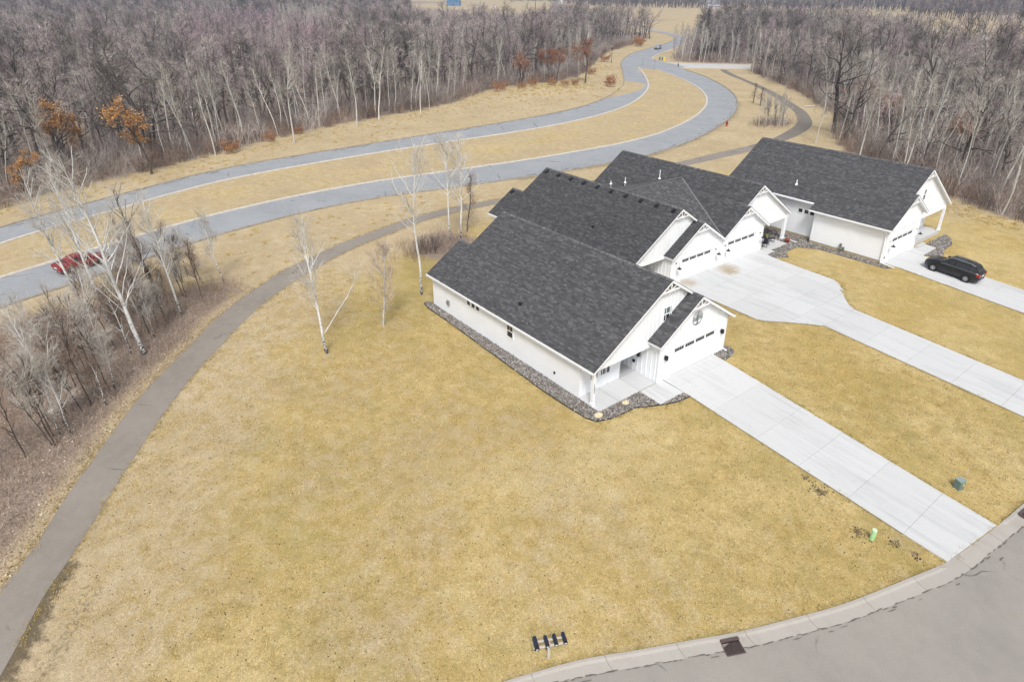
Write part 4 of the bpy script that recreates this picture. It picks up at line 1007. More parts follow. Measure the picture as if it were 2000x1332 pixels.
def bush(seed, H, n, spread, tr=.012, leaves=0, lcol=None):
    R = random.Random(seed); B = MB(); LV = MB()
    for k in range(n):
        a = R.random() * 6.28; rr = R.random() ** .5 * spread; p = Vector((rr * math.cos(a), rr * math.sin(a), -.05)); d = Vector((math.cos(a) * R.uniform(.05, .5), math.sin(a) * R.uniform(.05, .5), 1)).normalized()
        L = H * R.uniform(.5, 1.05); pts = [p]
        for i in range(4):
            d = (d + Vector((R.gauss(0, .15), R.gauss(0, .15), 0))).normalized(); pts.append(pts[-1] + d * L / 4)
        B.tube(pts, [tr * 1.3, tr * 1.15, tr, tr * .7, tr * .4], 3, False)
        for j in range(6):
            g = R.uniform(.3, .98) * 4; i = min(int(g), 3); q = pts[i].lerp(pts[i + 1], g - i); dd = Vector((R.gauss(0, .6), R.gauss(0, .6), .7)).normalized(); l2 = L * R.uniform(.12, .32)
            q1 = q + dd * l2 * .5; q2 = q1 + (dd + Vector((R.gauss(0, .3), R.gauss(0, .3), .2))).normalized() * l2 * .5
            B.tube([q, q1, q2], [tr * .7, tr * .6, tr * .3], 3, False)
            for _ in range(leaves):
                c = q2 + Vector((R.gauss(0, .14), R.gauss(0, .14), R.gauss(0, .14))); s_ = R.uniform(.05, .12); u = Vector((R.gauss(0, 1), R.gauss(0, 1), R.gauss(0, .6))).normalized(); v = u.orthogonal().normalized(); w_ = u.cross(v)
                LV.col = sc(R.choice([(.33, .16, .07), (.26, .12, .06), (.38, .21, .10)]), R.uniform(.75, 1.2))
                LV.add([tuple(c - v * s_), tuple(c + w_ * s_ * .6), tuple(c + v * s_), tuple(c - w_ * s_ * .6)], [(0, 1, 2, 3)])
    return B, LV

class Proto:
    """meshes of one tree kind, shared by its copies"""
    def __init__(s, parts): s.parts = parts            # [(name, mesh)]
def proto(seed, H, r0, kind, bark, twig, **kw):
    a, b, c = grow(seed, H, r0, kind, **kw)
    P = [('trunk', a.mesh('trunk', MAT[bark], True)), ('crown', b.mesh('crown', MAT[twig]))]
    if c.v: P.append(('leaves', c.mesh('leaves', MAT['rust'])))
    return Proto(P)
def place(P, name, x, y, rz, s, label, cat, group=None, tilt=(0, 0), z=None):
    o = empty(name, (x, y, (zf(x) + float(mound(x, y))) if z is None else z)); o.rotation_euler = (tilt[0], tilt[1], rz); o.scale = (s, s, s)
    tag(o, label, cat, group)
    for nm, me in P.parts:
        c = bpy.data.objects.new(nm, me); COL.objects.link(c); c.parent = o
    return o

OAKS = [proto(100 + i, 15, .22, 'oak' if i % 2 else 'wide', 'oakbark', 'oaktwig' if i != 3 else 'purpletwig') for i in range(6)]
ASPENS = [proto(200 + i, 13, .11, 'aspen', 'aspenbark', 'aspentwig') for i in range(4)]
POLES = [proto(300 + i, 12, .085, 'pole', 'aspenbark', 'aspentwig') for i in range(3)]
SAPS = [proto(350 + i, 9, .06, 'aspen', 'oakbark', 'purpletwig' if i else 'oaktwig', dens=.8) for i in range(3)]
LEAFTONE = [1.0, 1.0, 1.0]
RUST = [proto(400 + i, 11, .17, 'oak', 'oakbark', 'oaktwig', leaves=9, leafbox=(.25, .95)) for i in range(2)]

LEAFTONE = [.66, .56, .72]
RUST2 = [proto(420 + i, 11, .17, 'oak', 'oakbark', 'oaktwig', leaves=6, leafbox=(.2, .85)) for i in range(2)]
BIGOAK = [proto(450 + i, 16, .34, 'wide', 'oakbark', 'oakbark', dens=1.1) for i in range(2)]

# instanced masses (far wood, brush): one object each, spread by geometry nodes
def unlinked(P):
    mb = bpy.data.meshes.new('m'); bm = bmesh.new(); mats = []
    for nm, me in P.parts:
        k = len(bm.faces); bm.from_mesh(me)
        bm.faces.ensure_lookup_table()
        mats.append(me.materials[0])
        for f in bm.faces[k:]: f.material_index = len(mats) - 1
    bm.to_mesh(mb); bm.free()
    for m_ in mats: mb.materials.append(m_)
    return bpy.data.objects.new('source', mb)
def scatter(name, pts, rot, scl, pid, sources, label, cat):
    me = bpy.data.meshes.new(name); me.from_pydata([tuple(p) for p in pts], [], [])
    for nm, ty, a in (('rz', 'FLOAT', rot), ('sc', 'FLOAT', scl), ('pid', 'INT', pid)):
        at = me.attributes.new(nm, ty, 'POINT'); at.data.foreach_set('value', np.asarray(a, np.float32 if ty == 'FLOAT' else np.int32))
    o = bpy.data.objects.new(name, me); COL.objects.link(o); tag(o, label, cat, kind='stuff')
    ng = bpy.data.node_groups.new(name, 'GeometryNodeTree')
    ng.interface.new_socket('Geometry', in_out='INPUT', socket_type='NodeSocketGeometry'); ng.interface.new_socket('Geometry', in_out='OUTPUT', socket_type='NodeSocketGeometry')
    N = ng.nodes; gi = N.new('NodeGroupInput'); go = N.new('NodeGroupOutput'); J = N.new('GeometryNodeJoinGeometry')
    def na(nm, ty):
        n = N.new('GeometryNodeInputNamedAttribute'); n.data_type = ty; n.inputs[0].default_value = nm; return n.outputs[0]
    a_pid = na('pid', 'INT'); a_rz = na('rz', 'FLOAT'); a_sc = na('sc', 'FLOAT')
    cx = N.new('ShaderNodeCombineXYZ'); ng.links.new(a_rz, cx.inputs[2])
    for k, src in enumerate(sources):
        cmp_ = N.new('FunctionNodeCompare'); cmp_.data_type = 'INT'; cmp_.operation = 'EQUAL'
        ng.links.new(a_pid, cmp_.inputs[2]); cmp_.inputs[3].default_value = k
        oi = N.new('GeometryNodeObjectInfo'); oi.inputs['Object'].default_value = src; oi.inputs['As Instance'].default_value = True
        ip = N.new('GeometryNodeInstanceOnPoints'); ng.links.new(gi.outputs[0], ip.inputs['Points']); ng.links.new(cmp_.outputs[0], ip.inputs['Selection'])
        ng.links.new(oi.outputs['Geometry'], ip.inputs['Instance']); ng.links.new(cx.outputs[0], ip.inputs['Rotation']); ng.links.new(a_sc, ip.inputs['Scale'])
        ng.links.new(ip.outputs[0], J.inputs[0])
    ng.links.new(J.outputs[0], go.inputs[0])
    md = o.modifiers.new('scatter', 'NODES'); md.node_group = ng
    return o

CAMXY = np.array([24.223, -31.771])
def in_view(x, y, pad=6):
    dx = x - CAMXY[0]; dy = y - CAMXY[1]
    f_ = dx * math.cos(YAW) + dy * math.sin(YAW); r_ = dx * math.sin(YAW) - dy * math.cos(YAW)
    return (f_ > 5) & (np.abs(r_) < f_ * .90 + pad)
def sample(poly, spacing, rng, dmin=0, dmax=1e9, box=None, edge=0):
    P = np.array(poly); x0, y0 = P.min(0) if box is None else box[0]; x1, y1 = P.max(0) if box is None else box[1]
    gx, gy = np.meshgrid(np.arange(x0, x1, spacing), np.arange(y0, y1, spacing)); gx = gx.ravel(); gy = gy.ravel()
    gx = gx + rng.uniform(-.48, .48, gx.shape) * spacing; gy = gy + rng.uniform(-.48, .48, gy.shape) * spacing
    d = np.hypot(gx - CAMXY[0], gy - CAMXY[1])
    k = pip(gx, gy, poly) & in_view(gx, gy) & (d > dmin) & (d < dmax)
    gx, gy = gx[k], gy[k]
    if edge:
        k = pdist(gx, gy, poly, True) > edge; gx, gy = gx[k], gy[k]
    return np.stack([gx, gy], 1)
rng = np.random.default_rng(7)
FIELD = [(-300, 300), (-262, 425), (-230, 520), (-430, 620), (-560, 560), (-470, 470), (-420, 400)]      # open grass beyond the junction
def not_in(p, poly): return p[~pip(p[:, 0], p[:, 1], poly)]
def off_roads(p, d=4):
    k = np.ones(len(p), bool)
    for ln in (ROADF_U, ROADF_L, MAIN_R, SIDE_U, SIDE_L, ROADN_L): k &= pdist(p[:, 0], p[:, 1], ln) > d
    return p[k]

# --- left wood: front rows are trees of their own
fr = sample(WOODF_POLY, 4.3, rng, 0, 330, edge=1.5); dF = pdist(fr[:, 0], fr[:, 1], WOODF)
fr = off_roads(fr); dF = pdist(fr[:, 0], fr[:, 1], WOODF); order = np.argsort(dF + .04 * np.hypot(fr[:, 0] - CAMXY[0], fr[:, 1] - CAMXY[1])); fr = fr[order]; dF = dF[order]
NEAR = [((-84, -26), 'at the left end of the wood'), ((-83, -14), 'beside the rust-leaved oak'), ((-93, 2), 'behind the long bend of the far road'), ((-99, 22), 'above the middle of the grass median'), ((-104, 42), 'left of the grassy mound'), ((-114, 68), 'close to the grassy mound'), ((-122, 92), 'behind the grassy mound'), ((-130, 115), 'by the rust-leaved oaks past the mound'), ((-155, 147), 'behind the street lamp'), ((-185, 195), 'along the road past the junction')]
NEAR_R = [((8, 64), 'at the right edge of the view'), ((-4, 66), 'behind the far house porch'), ((-18, 74), 'behind the far house roof'), ((-32, 86), 'above the ridge end of the far house'), ((-42, 105), 'beside the dark bend of the trail'), ((-62, 128), 'along the upper trail'), ((-85, 150), 'where trail and side street meet')]
def spot(x, y, tab): return min(tab, key=lambda t: math.hypot(x - t[0][0], y - t[0][1]))[1]
def size(s): return 'short' if s < .78 else ('tall' if s > .95 else 'mid-height')
KEEP = [(-82.5, -15.0, 5.0), (-75.2, -33.8, 3), (-80.2, -29, 3), (-113, 101.5, 5), (-90, 9.4, 3), (-88.8, -4.2, 3), (-97.5, 25, 2.5), (-99.8, 31, 2.5), (-21, 70.2, 3), (-12.6, 66, 3), (1, 61.2, 4), (-33.5, 80.5, 3), (-118, 92.5, 3), (-116.5, 82, 3)]
def clear(x, y): return all(math.hypot(x - a, y - b) > r for a, b, r in KEEP)
rq = random.Random(21); n_oak = n_asp = 0; rest = []
for (x, y), d in zip(fr, dF):
    u = rq.random()
    if not clear(x, y): continue
    if d < 6: continue
    if d < 14 and u < .30 and n_asp < 40:
        P = rq.choice(ASPENS + POLES); n_asp += 1
        ss = rq.uniform(.72, 1.12); place(P, 'aspen_tree', x, y, rq.random() * 6.28, ss, size(ss) + ' slender pale-barked tree ' + spot(x, y, NEAR), 'tree', 'pale trees along the left wood edge', (rq.gauss(0, .02), rq.gauss(0, .02)))
    elif n_oak < 150 and d < 30:
        n_oak += 1
        P = rq.choice(OAKS) if d > 4 else rq.choice(SAPS + OAKS[:2])
        ss = rq.uniform(.55, 1.15); place(P, 'bare_tree', x, y, rq.random() * 6.28, ss, size(ss) + ' bare grey-brown tree in the wood ' + spot(x, y, NEAR), 'tree', 'bare trees in the front of the left wood', (rq.gauss(0, .03), rq.gauss(0, .03)))
    else: rest.append((x, y))
# pale trees lining the left wood edge
ed = smooth(WOODF[2:20], 2.1); dd = np.gradient(ed, axis=0); dd /= np.linalg.norm(dd, axis=1)[:, None]
for i in range(len(ed)):
    y_ = ed[i, 1]
    if not rq.random() < (.85 if -8 < y_ < 62 else .35): continue
    q = ed[i] + np.array([-dd[i, 1], dd[i, 0]]) * rq.uniform(1.2, 6.5) + dd[i] * rq.gauss(0, 1.2)
    if not pip(np.array([q[0]]), np.array([q[1]]), WOODF_POLY)[0] or not clear(q[0], q[1]): continue
    ss = rq.uniform(.6, 1.1); place(rq.choice(ASPENS + POLES), 'aspen_tree', q[0], q[1], rq.random() * 6.28, ss, size(ss) + ' slender pale-barked tree ' + spot(q[0], q[1], NEAR), 'tree', 'pale trees along the left wood edge', (rq.gauss(0, .025), rq.gauss(0, .025)))
# --- right wood
fr2 = sample(WOODR_POLY, 3.7, rng, 0, 240, edge=1.2); fr2 = off_roads(fr2, 6); fr2 = fr2[pdist(fr2[:, 0], fr2[:, 1], TRAIL2_R) > 3.5]
d2 = pdist(fr2[:, 0], fr2[:, 1], WOODR); o2 = np.argsort(d2); n_a2 = n_o2 = 0
for i in o2:
    x, y = fr2[i]; d = d2[i]; u = rq.random()
    if not clear(x, y): continue
    if d < 26 and u < .66 and n_a2 < 125 and x > -62:
        n_a2 += 1
        ss = rq.uniform(.7, 1.1); place(rq.choice(ASPENS + POLES), 'aspen_tree', x, y, rq.random() * 6.28, ss, size(ss) + ' slender pale-barked tree in the right wood ' + spot(x, y, NEAR_R), 'tree', 'pale trees in the wood behind the far house', (rq.gauss(0, .03), rq.gauss(0, .03)))
    elif n_o2 < 95 and d < 40:
        n_o2 += 1
        ss = rq.uniform(.6, 1.05); place(rq.choice(OAKS + SAPS), 'bare_tree', x, y, rq.random() * 6.28, ss, size(ss) + ' bare grey-brown tree in the right wood ' + spot(x, y, NEAR_R), 'tree', 'bare trees in the wood behind the far house', (rq.gauss(0, .03), rq.gauss(0, .03)))
    else: rest.append((x, y))
# --- grove at the side street
gv = off_roads(sample(GROVE, 3.0, rng), 4); dg = pdist(gv[:, 0], gv[:, 1], GROVE[:5], False); o3 = np.argsort(dg); n_g = 0
for i in o3:
    x, y = gv[i]
    if n_g < 80:
        n_g += 1; pale = rq.random() < .7
        place(rq.choice(ASPENS if pale else SAPS), 'aspen_tree' if pale else 'bare_tree', x, y, rq.random() * 6.28, rq.uniform(.62, .95), ('pale bare tree in the grove' if pale else 'dark bare tree in the grove') + ' beside the side street junction', 'tree', 'pale trees in the side street grove' if pale else 'dark trees in the side street grove')
    else: rest.append((x, y))
# --- the rest reads as one mass
YARD = [(-258, 134), (-240, 196), (-830, 715), (-965, 530)]; FIELD2 = [(-246, 262), (-236, 337), (-170, 450), (-290, 705), (-470, 500)]
mid = not_in(off_roads(sample(WOODF_POLY, 5.4, rng, 330, 520), 6), FIELD); farp = not_in(sample(WOODF_POLY, 7.5, rng, 520, 1250), FIELD); mid = not_in(not_in(mid, YARD), FIELD2); farp = not_in(not_in(farp, YARD), FIELD2)
mid2 = sample(WOODR_POLY, 5.4, rng, 240, 620)
HILL = [(-430, 640), (-560, 580), (-760, 640), (-1500, 900), (-1300, 1700), (-300, 1500), (100, 1000), (-120, 560), (-200, 560)]
hill = not_in(not_in(sample(HILL, 8.5, rng, 0, 1700), YARD), FIELD2)
yard = sample([(-290, 330), (-420, 430), (-560, 530), (-620, 470), (-500, 380), (-330, 290)], 9, rng)
strip0 = lambda *a: sample(*a)
strip_ = strip0([(-262, 425), (-232, 330), (-180, 300), (-130, 340), (-160, 430), (-240, 470)], 5, rng)
strip_ = strip_[(pdist(strip_[:, 0], strip_[:, 1], [(-206, 338), (-150, 244)]) > 11) & (pdist(strip_[:, 0], strip_[:, 1], [(-224, 346), (-170, 252)]) > 10)]
def pack(arrs, srcs_w, s0, s1):
    pts = np.concatenate(arrs); n = len(pts); ids = rng.choice(len(srcs_w), n, p=np.array(srcs_w) / sum(srcs_w))
    P3 = np.concatenate([pts, np.zeros((n, 1))], 1); P3[:, 2] = zt(P3[:, 0])
    return P3, rng.uniform(0, 6.28, n), rng.uniform(s0, s1, n), ids
SRC = [unlinked(p) for p in OAKS + SAPS + ASPENS + BIGOAK]
a, b, c, d = pack([np.array(rest), mid, mid2], [1, 1, 1, .8, 1, 1, .7, .7, .7, .3, .3, .3, .3, .55, .55], .45, 1.15)
pur = pip(a[:, 0], a[:, 1], [(-150, 5), (-150, 45), (-330, 125), (-420, 80)]); d = np.where(pur, rng.choice([3, 7, 8, 3, 0], len(d)), d); c = np.where(pur, c * .85, c)
pal = pip(a[:, 0], a[:, 1], [(-330, 95), (-310, 120), (-480, 190), (-510, 165)]); d = np.where(pal, rng.choice([9, 10, 11, 12], len(d)), d)
scatter('wood', a, b, c, d, SRC, 'deep mass of bare grey woodland behind the front trees', 'woodland')
a, b, c, d = pack([farp, hill], [1, 1, 1, 1.6, 1, 1, .2, .2, .2, .15, .1, .1, .1, .8, .8], .8, 1.25)
scatter('distant_wood', a, b, c, d, SRC, 'far bluish woodland along the top of the view', 'woodland')
a, b, c, d = pack([strip_], [.1, .1, .1, .1, .1, .1, .5, .5, .5, 1, 1, 1, 1, 0, 0], .5, .8)
scatter('pale_wood', a, b, c, d, SRC, 'pale thin woodland round the hidden houses past the junction', 'woodland')
# ------------------------------------------------------------------ single trees that stand out
LEFT = Vector((-.617, -.787))       # towards the left of the view
def hero(name, x, y, H, r0, kind, bark, twig, label, lean=0.0, seed=1, rz=0, cat='tree', group=None, **kw):
    ln = (LEFT.x * lean, LEFT.y * lean)
    P = proto(seed, H, r0, kind, bark, twig, lean=ln, **kw)
    return place(P, name, x, y, 0, 1.0, label, cat, group)
hb = hero('birch_tree', -18.0, -16.34, 10.3, .105, 'birch', 'birchbark', 'birchtwig', 'white forked birch standing alone on the lawn left of the nearest house', .08, 501, first=.34, dens=1.1)
mb = MB(); pts = [(0, 0, 1.7), (.35, .5, 2.6), (.75, 1.0, 3.6), (1.2, 1.6, 4.7), (1.5, 2.1, 5.8), (1.55, 2.3, 6.8)]
mb.tube(pts, [.045, .038, .032, .026, .018, .008], 6, False); o = mb.build('side_stem', MAT['birchbark'], hb, True)
mb = MB(); rr = random.Random(4)
for k in range(46):
    g = rr.uniform(1.2, 4.95); i = int(g); q = Vector(pts[i]).lerp(Vector(pts[min(i + 1, 5)]), g - i); d = Vector((rr.gauss(.2, .6), rr.gauss(.2, .6), .8)).normalized(); L = rr.uniform(.5, 1.3)
    q1 = q + d * L * .5; q2 = q1 + (d + Vector((rr.gauss(0, .3), rr.gauss(0, .3), .1))).normalized() * L * .5; mb.tube([q, q1, q2], [.01, .007, .003], 3, False)
    for _ in range(3):
        e = q1.lerp(q2, rr.random()); mb.tube([e, e + Vector((rr.gauss(0, .25), rr.gauss(0, .25), rr.uniform(.1, .4)))], [.005, .002], 3, False)
mb.build('side_stem_twigs', MAT['birchtwig'], hb)
hero('young_tree', -19.29, -10.93, 7.2, .075, 'birch', 'aspenbark', 'brushgrey', 'small grey-brown bare tree on the lawn beside the white birch', -.02, 511, first=.14)
hero('birch_tree', -22.62, -5.37, 14.2, .101, 'birch', 'birchbark', 'birchtwig', 'tall pale birch close to the back corner of the nearest house', .10, 521, first=.42)
hero('birch_tree', -32.67, 4.3, 11.4, .084, 'birch', 'birchbark', 'birchtwig', 'left of two straight white birches behind the nearest house', .05, 531, first=.40)
hero('birch_tree', -32.4, 5.5, 11.0, .092, 'birch', 'birchbark', 'birchtwig', 'right of two straight white birches behind the nearest house', .0, 541, first=.30, dens=1.3)
hero('young_tree', -33.81, 7.27, 6.6, .07, 'birch', 'oakbark', 'shrubtwig', 'thin dark sapling right of the white birch pair', -.12, 551, first=.2, dens=.7)
hero('birch_tree', -26.29, -27.17, 15.2, .160, 'birch', 'birchbark', 'birchtwig', 'biggest white birch, leaning over the road in front of the red car', .13, 561, first=.22, dens=1.8)
hero('birch_tree', -38.37, -29.67, 11.5, .109, 'birch', 'birchbark', 'birchtwig', 'leftmost slanting white birch rising beyond the leaf litter near the road', .22, 571, first=.3, dens=1.2)
hero('birch_tree', -33.4, -28.3, 13.0, .134, 'birch', 'birchbark', 'birchtwig', 'dark-footed birch standing just left of the biggest birch', .14, 581, first=.35, dens=1.4)
hero('birch_tree', -31.3, -23.3, 10.6, .084, 'birch', 'birchbark', 'birchtwig', 'grey birch on the right side of the trailside clump', .10, 591, first=.35)
hero('birch_tree', -36.5, -24.2, 10.0, .101, 'birch', 'oakbark', 'birchtwig', 'rough dark-trunked tree behind the biggest birch by the road', .10, 601, first=.35)
hero('young_tree', -36.03, -18.5, 6.6, .05, 'birch', 'birchbark', 'birchtwig', 'lone thin sapling between the trail and the near road', .05, 611, first=.3, dens=.8)
hero('birch_tree', -18.6, -33.4, 8.5, .042, 'birch', 'birchbark', 'birchtwig', 'thin white birch rising from the leaf litter beside the trail', .16, 621, first=.3, dens=.7)
hero('birch_tree', -24.2, -32.2, 7.8, .042, 'birch', 'birchbark', 'birchtwig', 'thin birch between the dark crooked tree and the trail', .14, 631, first=.3, dens=.7)
hero('birch_tree', -17.2, -37.6, 7.5, .042, 'birch', 'birchbark', 'birchtwig', 'spreading pale tree at the left border of the view', .12, 641, first=.15, dens=.9)
hero('crooked_tree', -28.4, -31.4, 4.6, .10, 'wide', 'oakbark', 'oakbark', 'low dark crooked tree in the leaf litter on the left', .1, 651, dens=.8)
for i, (x, y, H) in enumerate(((-22.4, -29.8, 4.2), (-20.6, -30.6, 3.4), (-28.6, -26.0, 4.8), (-33.9, -21.0, 5.2), (-35.2, -22.2, 4.4), (-34.6, -25.8, 5.4), (-30.0, -25.4, 4.0), (-38.5, -21.5, 4.5))):
    hero('sapling', x, y, H, .03, 'birch', 'oakbark' if i > 2 else 'birchbark', 'shrubtwig' if i % 2 else 'birchtwig', ['thin pale sapling', 'short thin sapling', 'dark sapling', 'slim dark sapling', 'bushy dark sapling', 'tall dark sapling', 'low dark sapling', 'slight dark sapling'][i] + ' in the brush ' + ['midway along the trail', 'near the trail bend on the left', 'right of the biggest birch', 'near the grey birch', 'behind the grey birch', 'between the birches', 'at the foot of the biggest birch', 'close to the road verge'][i], .05, 660 + i, dens=.6, group='saplings beside the trail')
for i in range(44):
    x, y = (rq.uniform(-40, -17), 0); y = -13.4 - 1.17 * (x + 37) * .78 - rq.uniform(4.5, 10) if False else float(np.interp(x, [-40, -37, -30, -22, -15], [-20, -20, -25, -30.5, -35])) - rq.uniform(0, 6 if x < -30 else 3.5)
    place(proto(900 + i, rq.uniform(3.2, 7.5), .03, 'birch', 'birchbark' if i % 3 == 0 else 'oakbark', 'birchtwig' if i % 2 else 'shrubtwig', dens=.5, lean=(LEFT.x * .1, LEFT.y * .1)), 'sapling', x, y, 0, 1, 'thin bare sapling in the leaf litter between the birches and the trail', 'sapling', 'thin saplings in the trailside leaf litter')
# rust-leaved oaks
for i, (x, y, s, lb) in enumerate(((-82.5, -15.0, 1.0, 'oak with a full rust-orange crown at the left wood edge'), (-92.5, -24.5, .95, 'rust-leaved oak deeper in the left end of the wood'), (-79.5, -30.5, .55, 'short rust-leaved tree behind the pale birches on the left'), (-113.0, 101.5, 1.15, 'big red-brown leaved oak at the right end of the grassy mound'), (-118.0, 92.5, .95, 'rust-leaved oak behind the top of the mound'), (-116.5, 82.0, .88, 'rust-leaved oak behind the left side of the mound'), (-120.5, 97.5, .9, 'rust-leaved oak beside the big red-brown one'), (-37.0, 100, .92, 'rust-leaved oak in the wood beyond the trail bend'), (-27.0, 91.0, .85, 'rust-leaved oak among pale trunks behind the far house'), (-12.0, 84.0, .8, 'rust-leaved oak high behind the far house porch'))):
    place((RUST if i < 3 else RUST2)[i % 2], 'rust_leaved_oak', x, y, i * 1.3, s, lb, 'tree', 'rust-leaved oaks')
# large dark oaks whose limbs read above the wood
for i, (x, y, s, lb) in enumerate(((-93, -13, 1.15, 'large dark spreading oak behind the rust-orange oak'), (-84, -32, 1.05, 'large dark oak at the far left of the wood'), (-123, 55, 1.15, 'large dark oak rising behind the left of the mound'), (-126, 88, 1.2, 'large dark forked oak rising behind the mound'), (-113, 36, 1.1, 'large dark oak above the middle of the left wood'), (-36.5, 92, 1.15, 'large dark oak with low limbs beside the trail bend'), (-51, 122, 1.05, 'large dark oak behind the dark trail bend'), (-25, 104, 1.1, 'large dark oak deep in the right wood'))):
    place(BIGOAK[i % 2], 'oak_tree', x, y, i * 2.1, s, lb, 'tree', 'large dark oaks')
# pale trees singled out along the left wood edge and beside the far house
for i, (x, y, s, lb) in enumerate(((-90.0, 9.4, 1.28, 'tallest pale tree at the left wood edge'), (-97.5, 25.0, 1.1, 'pale tree with a narrow crown midway along the left wood'), (-99.8, 31.0, 1.12, 'one of a pale pair midway along the left wood'), (-88.8, -4.2, .95, 'pale tree right of the rust-orange oak'), (-101, 41.5, .95, 'pale tree left of the grassy mound foot'), (-21, 70.2, 1.05, 'pale leaning tree rising over the far house roof'), (-12.6, 66.0, .9, 'pale many-branched tree behind the right end of the far roof'), (1.0, 61.2, .8, 'pale leaning tree with dark foot right of the far house porch'), (-33.5, 80.5, .8, 'pale low tree just above the ridge of the far house'))):
    place(ASPENS[i % 4], 'pale_tree', x, y, i * 1.7, s, lb, 'tree', None, (.0, 0) if i != 7 else (.0, .12))
for i, (x, y, ss) in enumerate(((-88.5, 153.5, 1.0), (-92.5, 156.0, .85), (-95.5, 160.0, 1.02), (-99.5, 164.0, .9), (-101.5, 168.0, 1.0), (-85.0, 150.5, .8), (-97.0, 156.8, .75), (-103.8, 166.2, .8), (-90.0, 160.0, .95), (-83.0, 155.0, 1.05))):
    place((ASPENS + POLES)[i % 7], 'aspen_tree', x, y, i * 1.9, ss, size(ss) + ' pale tree at the corner of the upper trail and side street', 'tree', 'pale trees at the trail and side street corner')
# clump of saplings inside the trail bend and two small drooping conifers
for i in range(30):
    a = rq.random() * 6.28; r = 2.9 * rq.random() ** .5
    place(rq.choice(SAPS[:1] + POLES + ASPENS[:2]), 'sapling', -47.3 + r * .8 * math.cos(a), 89.5 + r * 1.35 * math.sin(a), rq.random() * 6.28, rq.uniform(.38, .56), 'grey sapling in the round clump inside the trail bend', 'sapling', 'saplings in the round clump inside the trail bend')
def conifer(x, y, H, label, seed):
    R = random.Random(seed); t = MB(); c = MB(); t.tube([(0, 0, -.1), (.03, 0, H * .5), (0, .05, H)], [.12, .08, .02], 7, False)
    for k in range(40):
        z = H * R.uniform(.28, .97); a = R.random() * 6.28; L = (1 - z / H) * H * .32 + .25; d = Vector((math.cos(a), math.sin(a), 0))
        p = Vector((0, 0, z)); q = p + d * L * .6 + Vector((0, 0, -.05)); e = p + d * L + Vector((0, 0, -.45 * L)); c.tube([p, q, e], [.02, .016, .006], 3, False)
        for _ in range(9):
            f = R.uniform(.2, 1); b = p.lerp(q, f / .6) if f < .6 else q.lerp(e, (f - .6) / .4); c.tube([b, b + Vector((R.gauss(0, .14), R.gauss(0, .14), -R.uniform(.08, .3)))], [.012, .004], 3, False)
    place(Proto([('trunk', t.mesh('trunk', MAT['oakbark'], True)), ('crown', c.mesh('crown', MAT['oakbark']))]), 'small_conifer', x, y, 0, 1, label, 'tree')
conifer(-65.19, 109.53, 4.6, 'small drooping dark conifer, left of the two by the road bend', 1)
conifer(-62.14, 107.64, 4.3, 'small drooping dark conifer, right of the two by the road bend', 2)

# ------------------------------------------------------------------ brush and leaf litter
BS = []
for i in range(3):
    b, l = bush(700 + i, 2.6, 26, .9, .012); BS.append(Proto([('stems', b.mesh('stems', MAT['shrubtwig']))]))
for i in range(2):
    b, l = bush(710 + i, 1.5, 22, .6, .009); BS.append(Proto([('stems', b.mesh('stems', MAT['shrubtwig']))]))
b, l = bush(720, 1.7, 22, .8, .010, 5); RUSTBUSH = Proto([('stems', b.mesh('stems', MAT['shrubtwig'])), ('leaves', l.mesh('leaves', MAT['rust']))])
b, l = bush(730, 4.5, 24, 1.1, .014); BS.append(Proto([('stems', b.mesh('stems', MAT['oaktwig']))]))
BSRC = [unlinked(p) for p in BS]
GS = []
for i in range(3):
    b, l = bush(760 + i, 1.6 + .8 * i, 14, .8, .008); GS.append(Proto([('stems', b.mesh('stems', MAT['brushgrey' if i != 1 else 'shrubtwig']))]))
GSRC = [unlinked(p) for p in GS]
e1 = sample(WOODF_POLY, 1.7, rng, 0, 330, edge=.3); e1 = off_roads(e1[pdist(e1[:, 0], e1[:, 1], WOODF) < 22], 3)
e2 = sample(WOODR_POLY, 1.6, rng, 0, 260, edge=.6); e2 = e2[pdist(e2[:, 0], e2[:, 1], WOODR) < 26]; e2 = e2[pdist(e2[:, 0], e2[:, 1], TRAIL2_R) > 2.2]
e3 = off_roads(sample(GROVE, 2.2, rng), 3)
a, b, c, d = pack([e1, e2, e3], [1, 1, 1, .7, .7, 1.4], .7, 1.25)
scatter('undergrowth', a, b, c, d, BSRC, 'brown leafless undergrowth along the feet of the woods', 'undergrowth')
l1 = sample(LITTER_POLY, 1.2, rng, edge=.7)
a, b, c, d = pack([l1, rng.normal((-31.5, 2.5), (1.6, 2.2), (60, 2)), rng.normal((-47.3, 89.5), (1.6, 2.4), (70, 2))], [1.2, 1, .8], .35, .95)
scatter('trailside_brush', a, b, c, d, GSRC, 'low red-brown brush over the leaf litter beside the trail', 'brush')
b, l = bush(741, 1.9, 60, 1.1, .016); place(Proto([('stems', b.mesh('stems', MAT['oakbark']))]), 'brush_pile', -31.2, .6, 0, 1, 'dark tangled brush pile under the tall pale birch', 'brush pile')
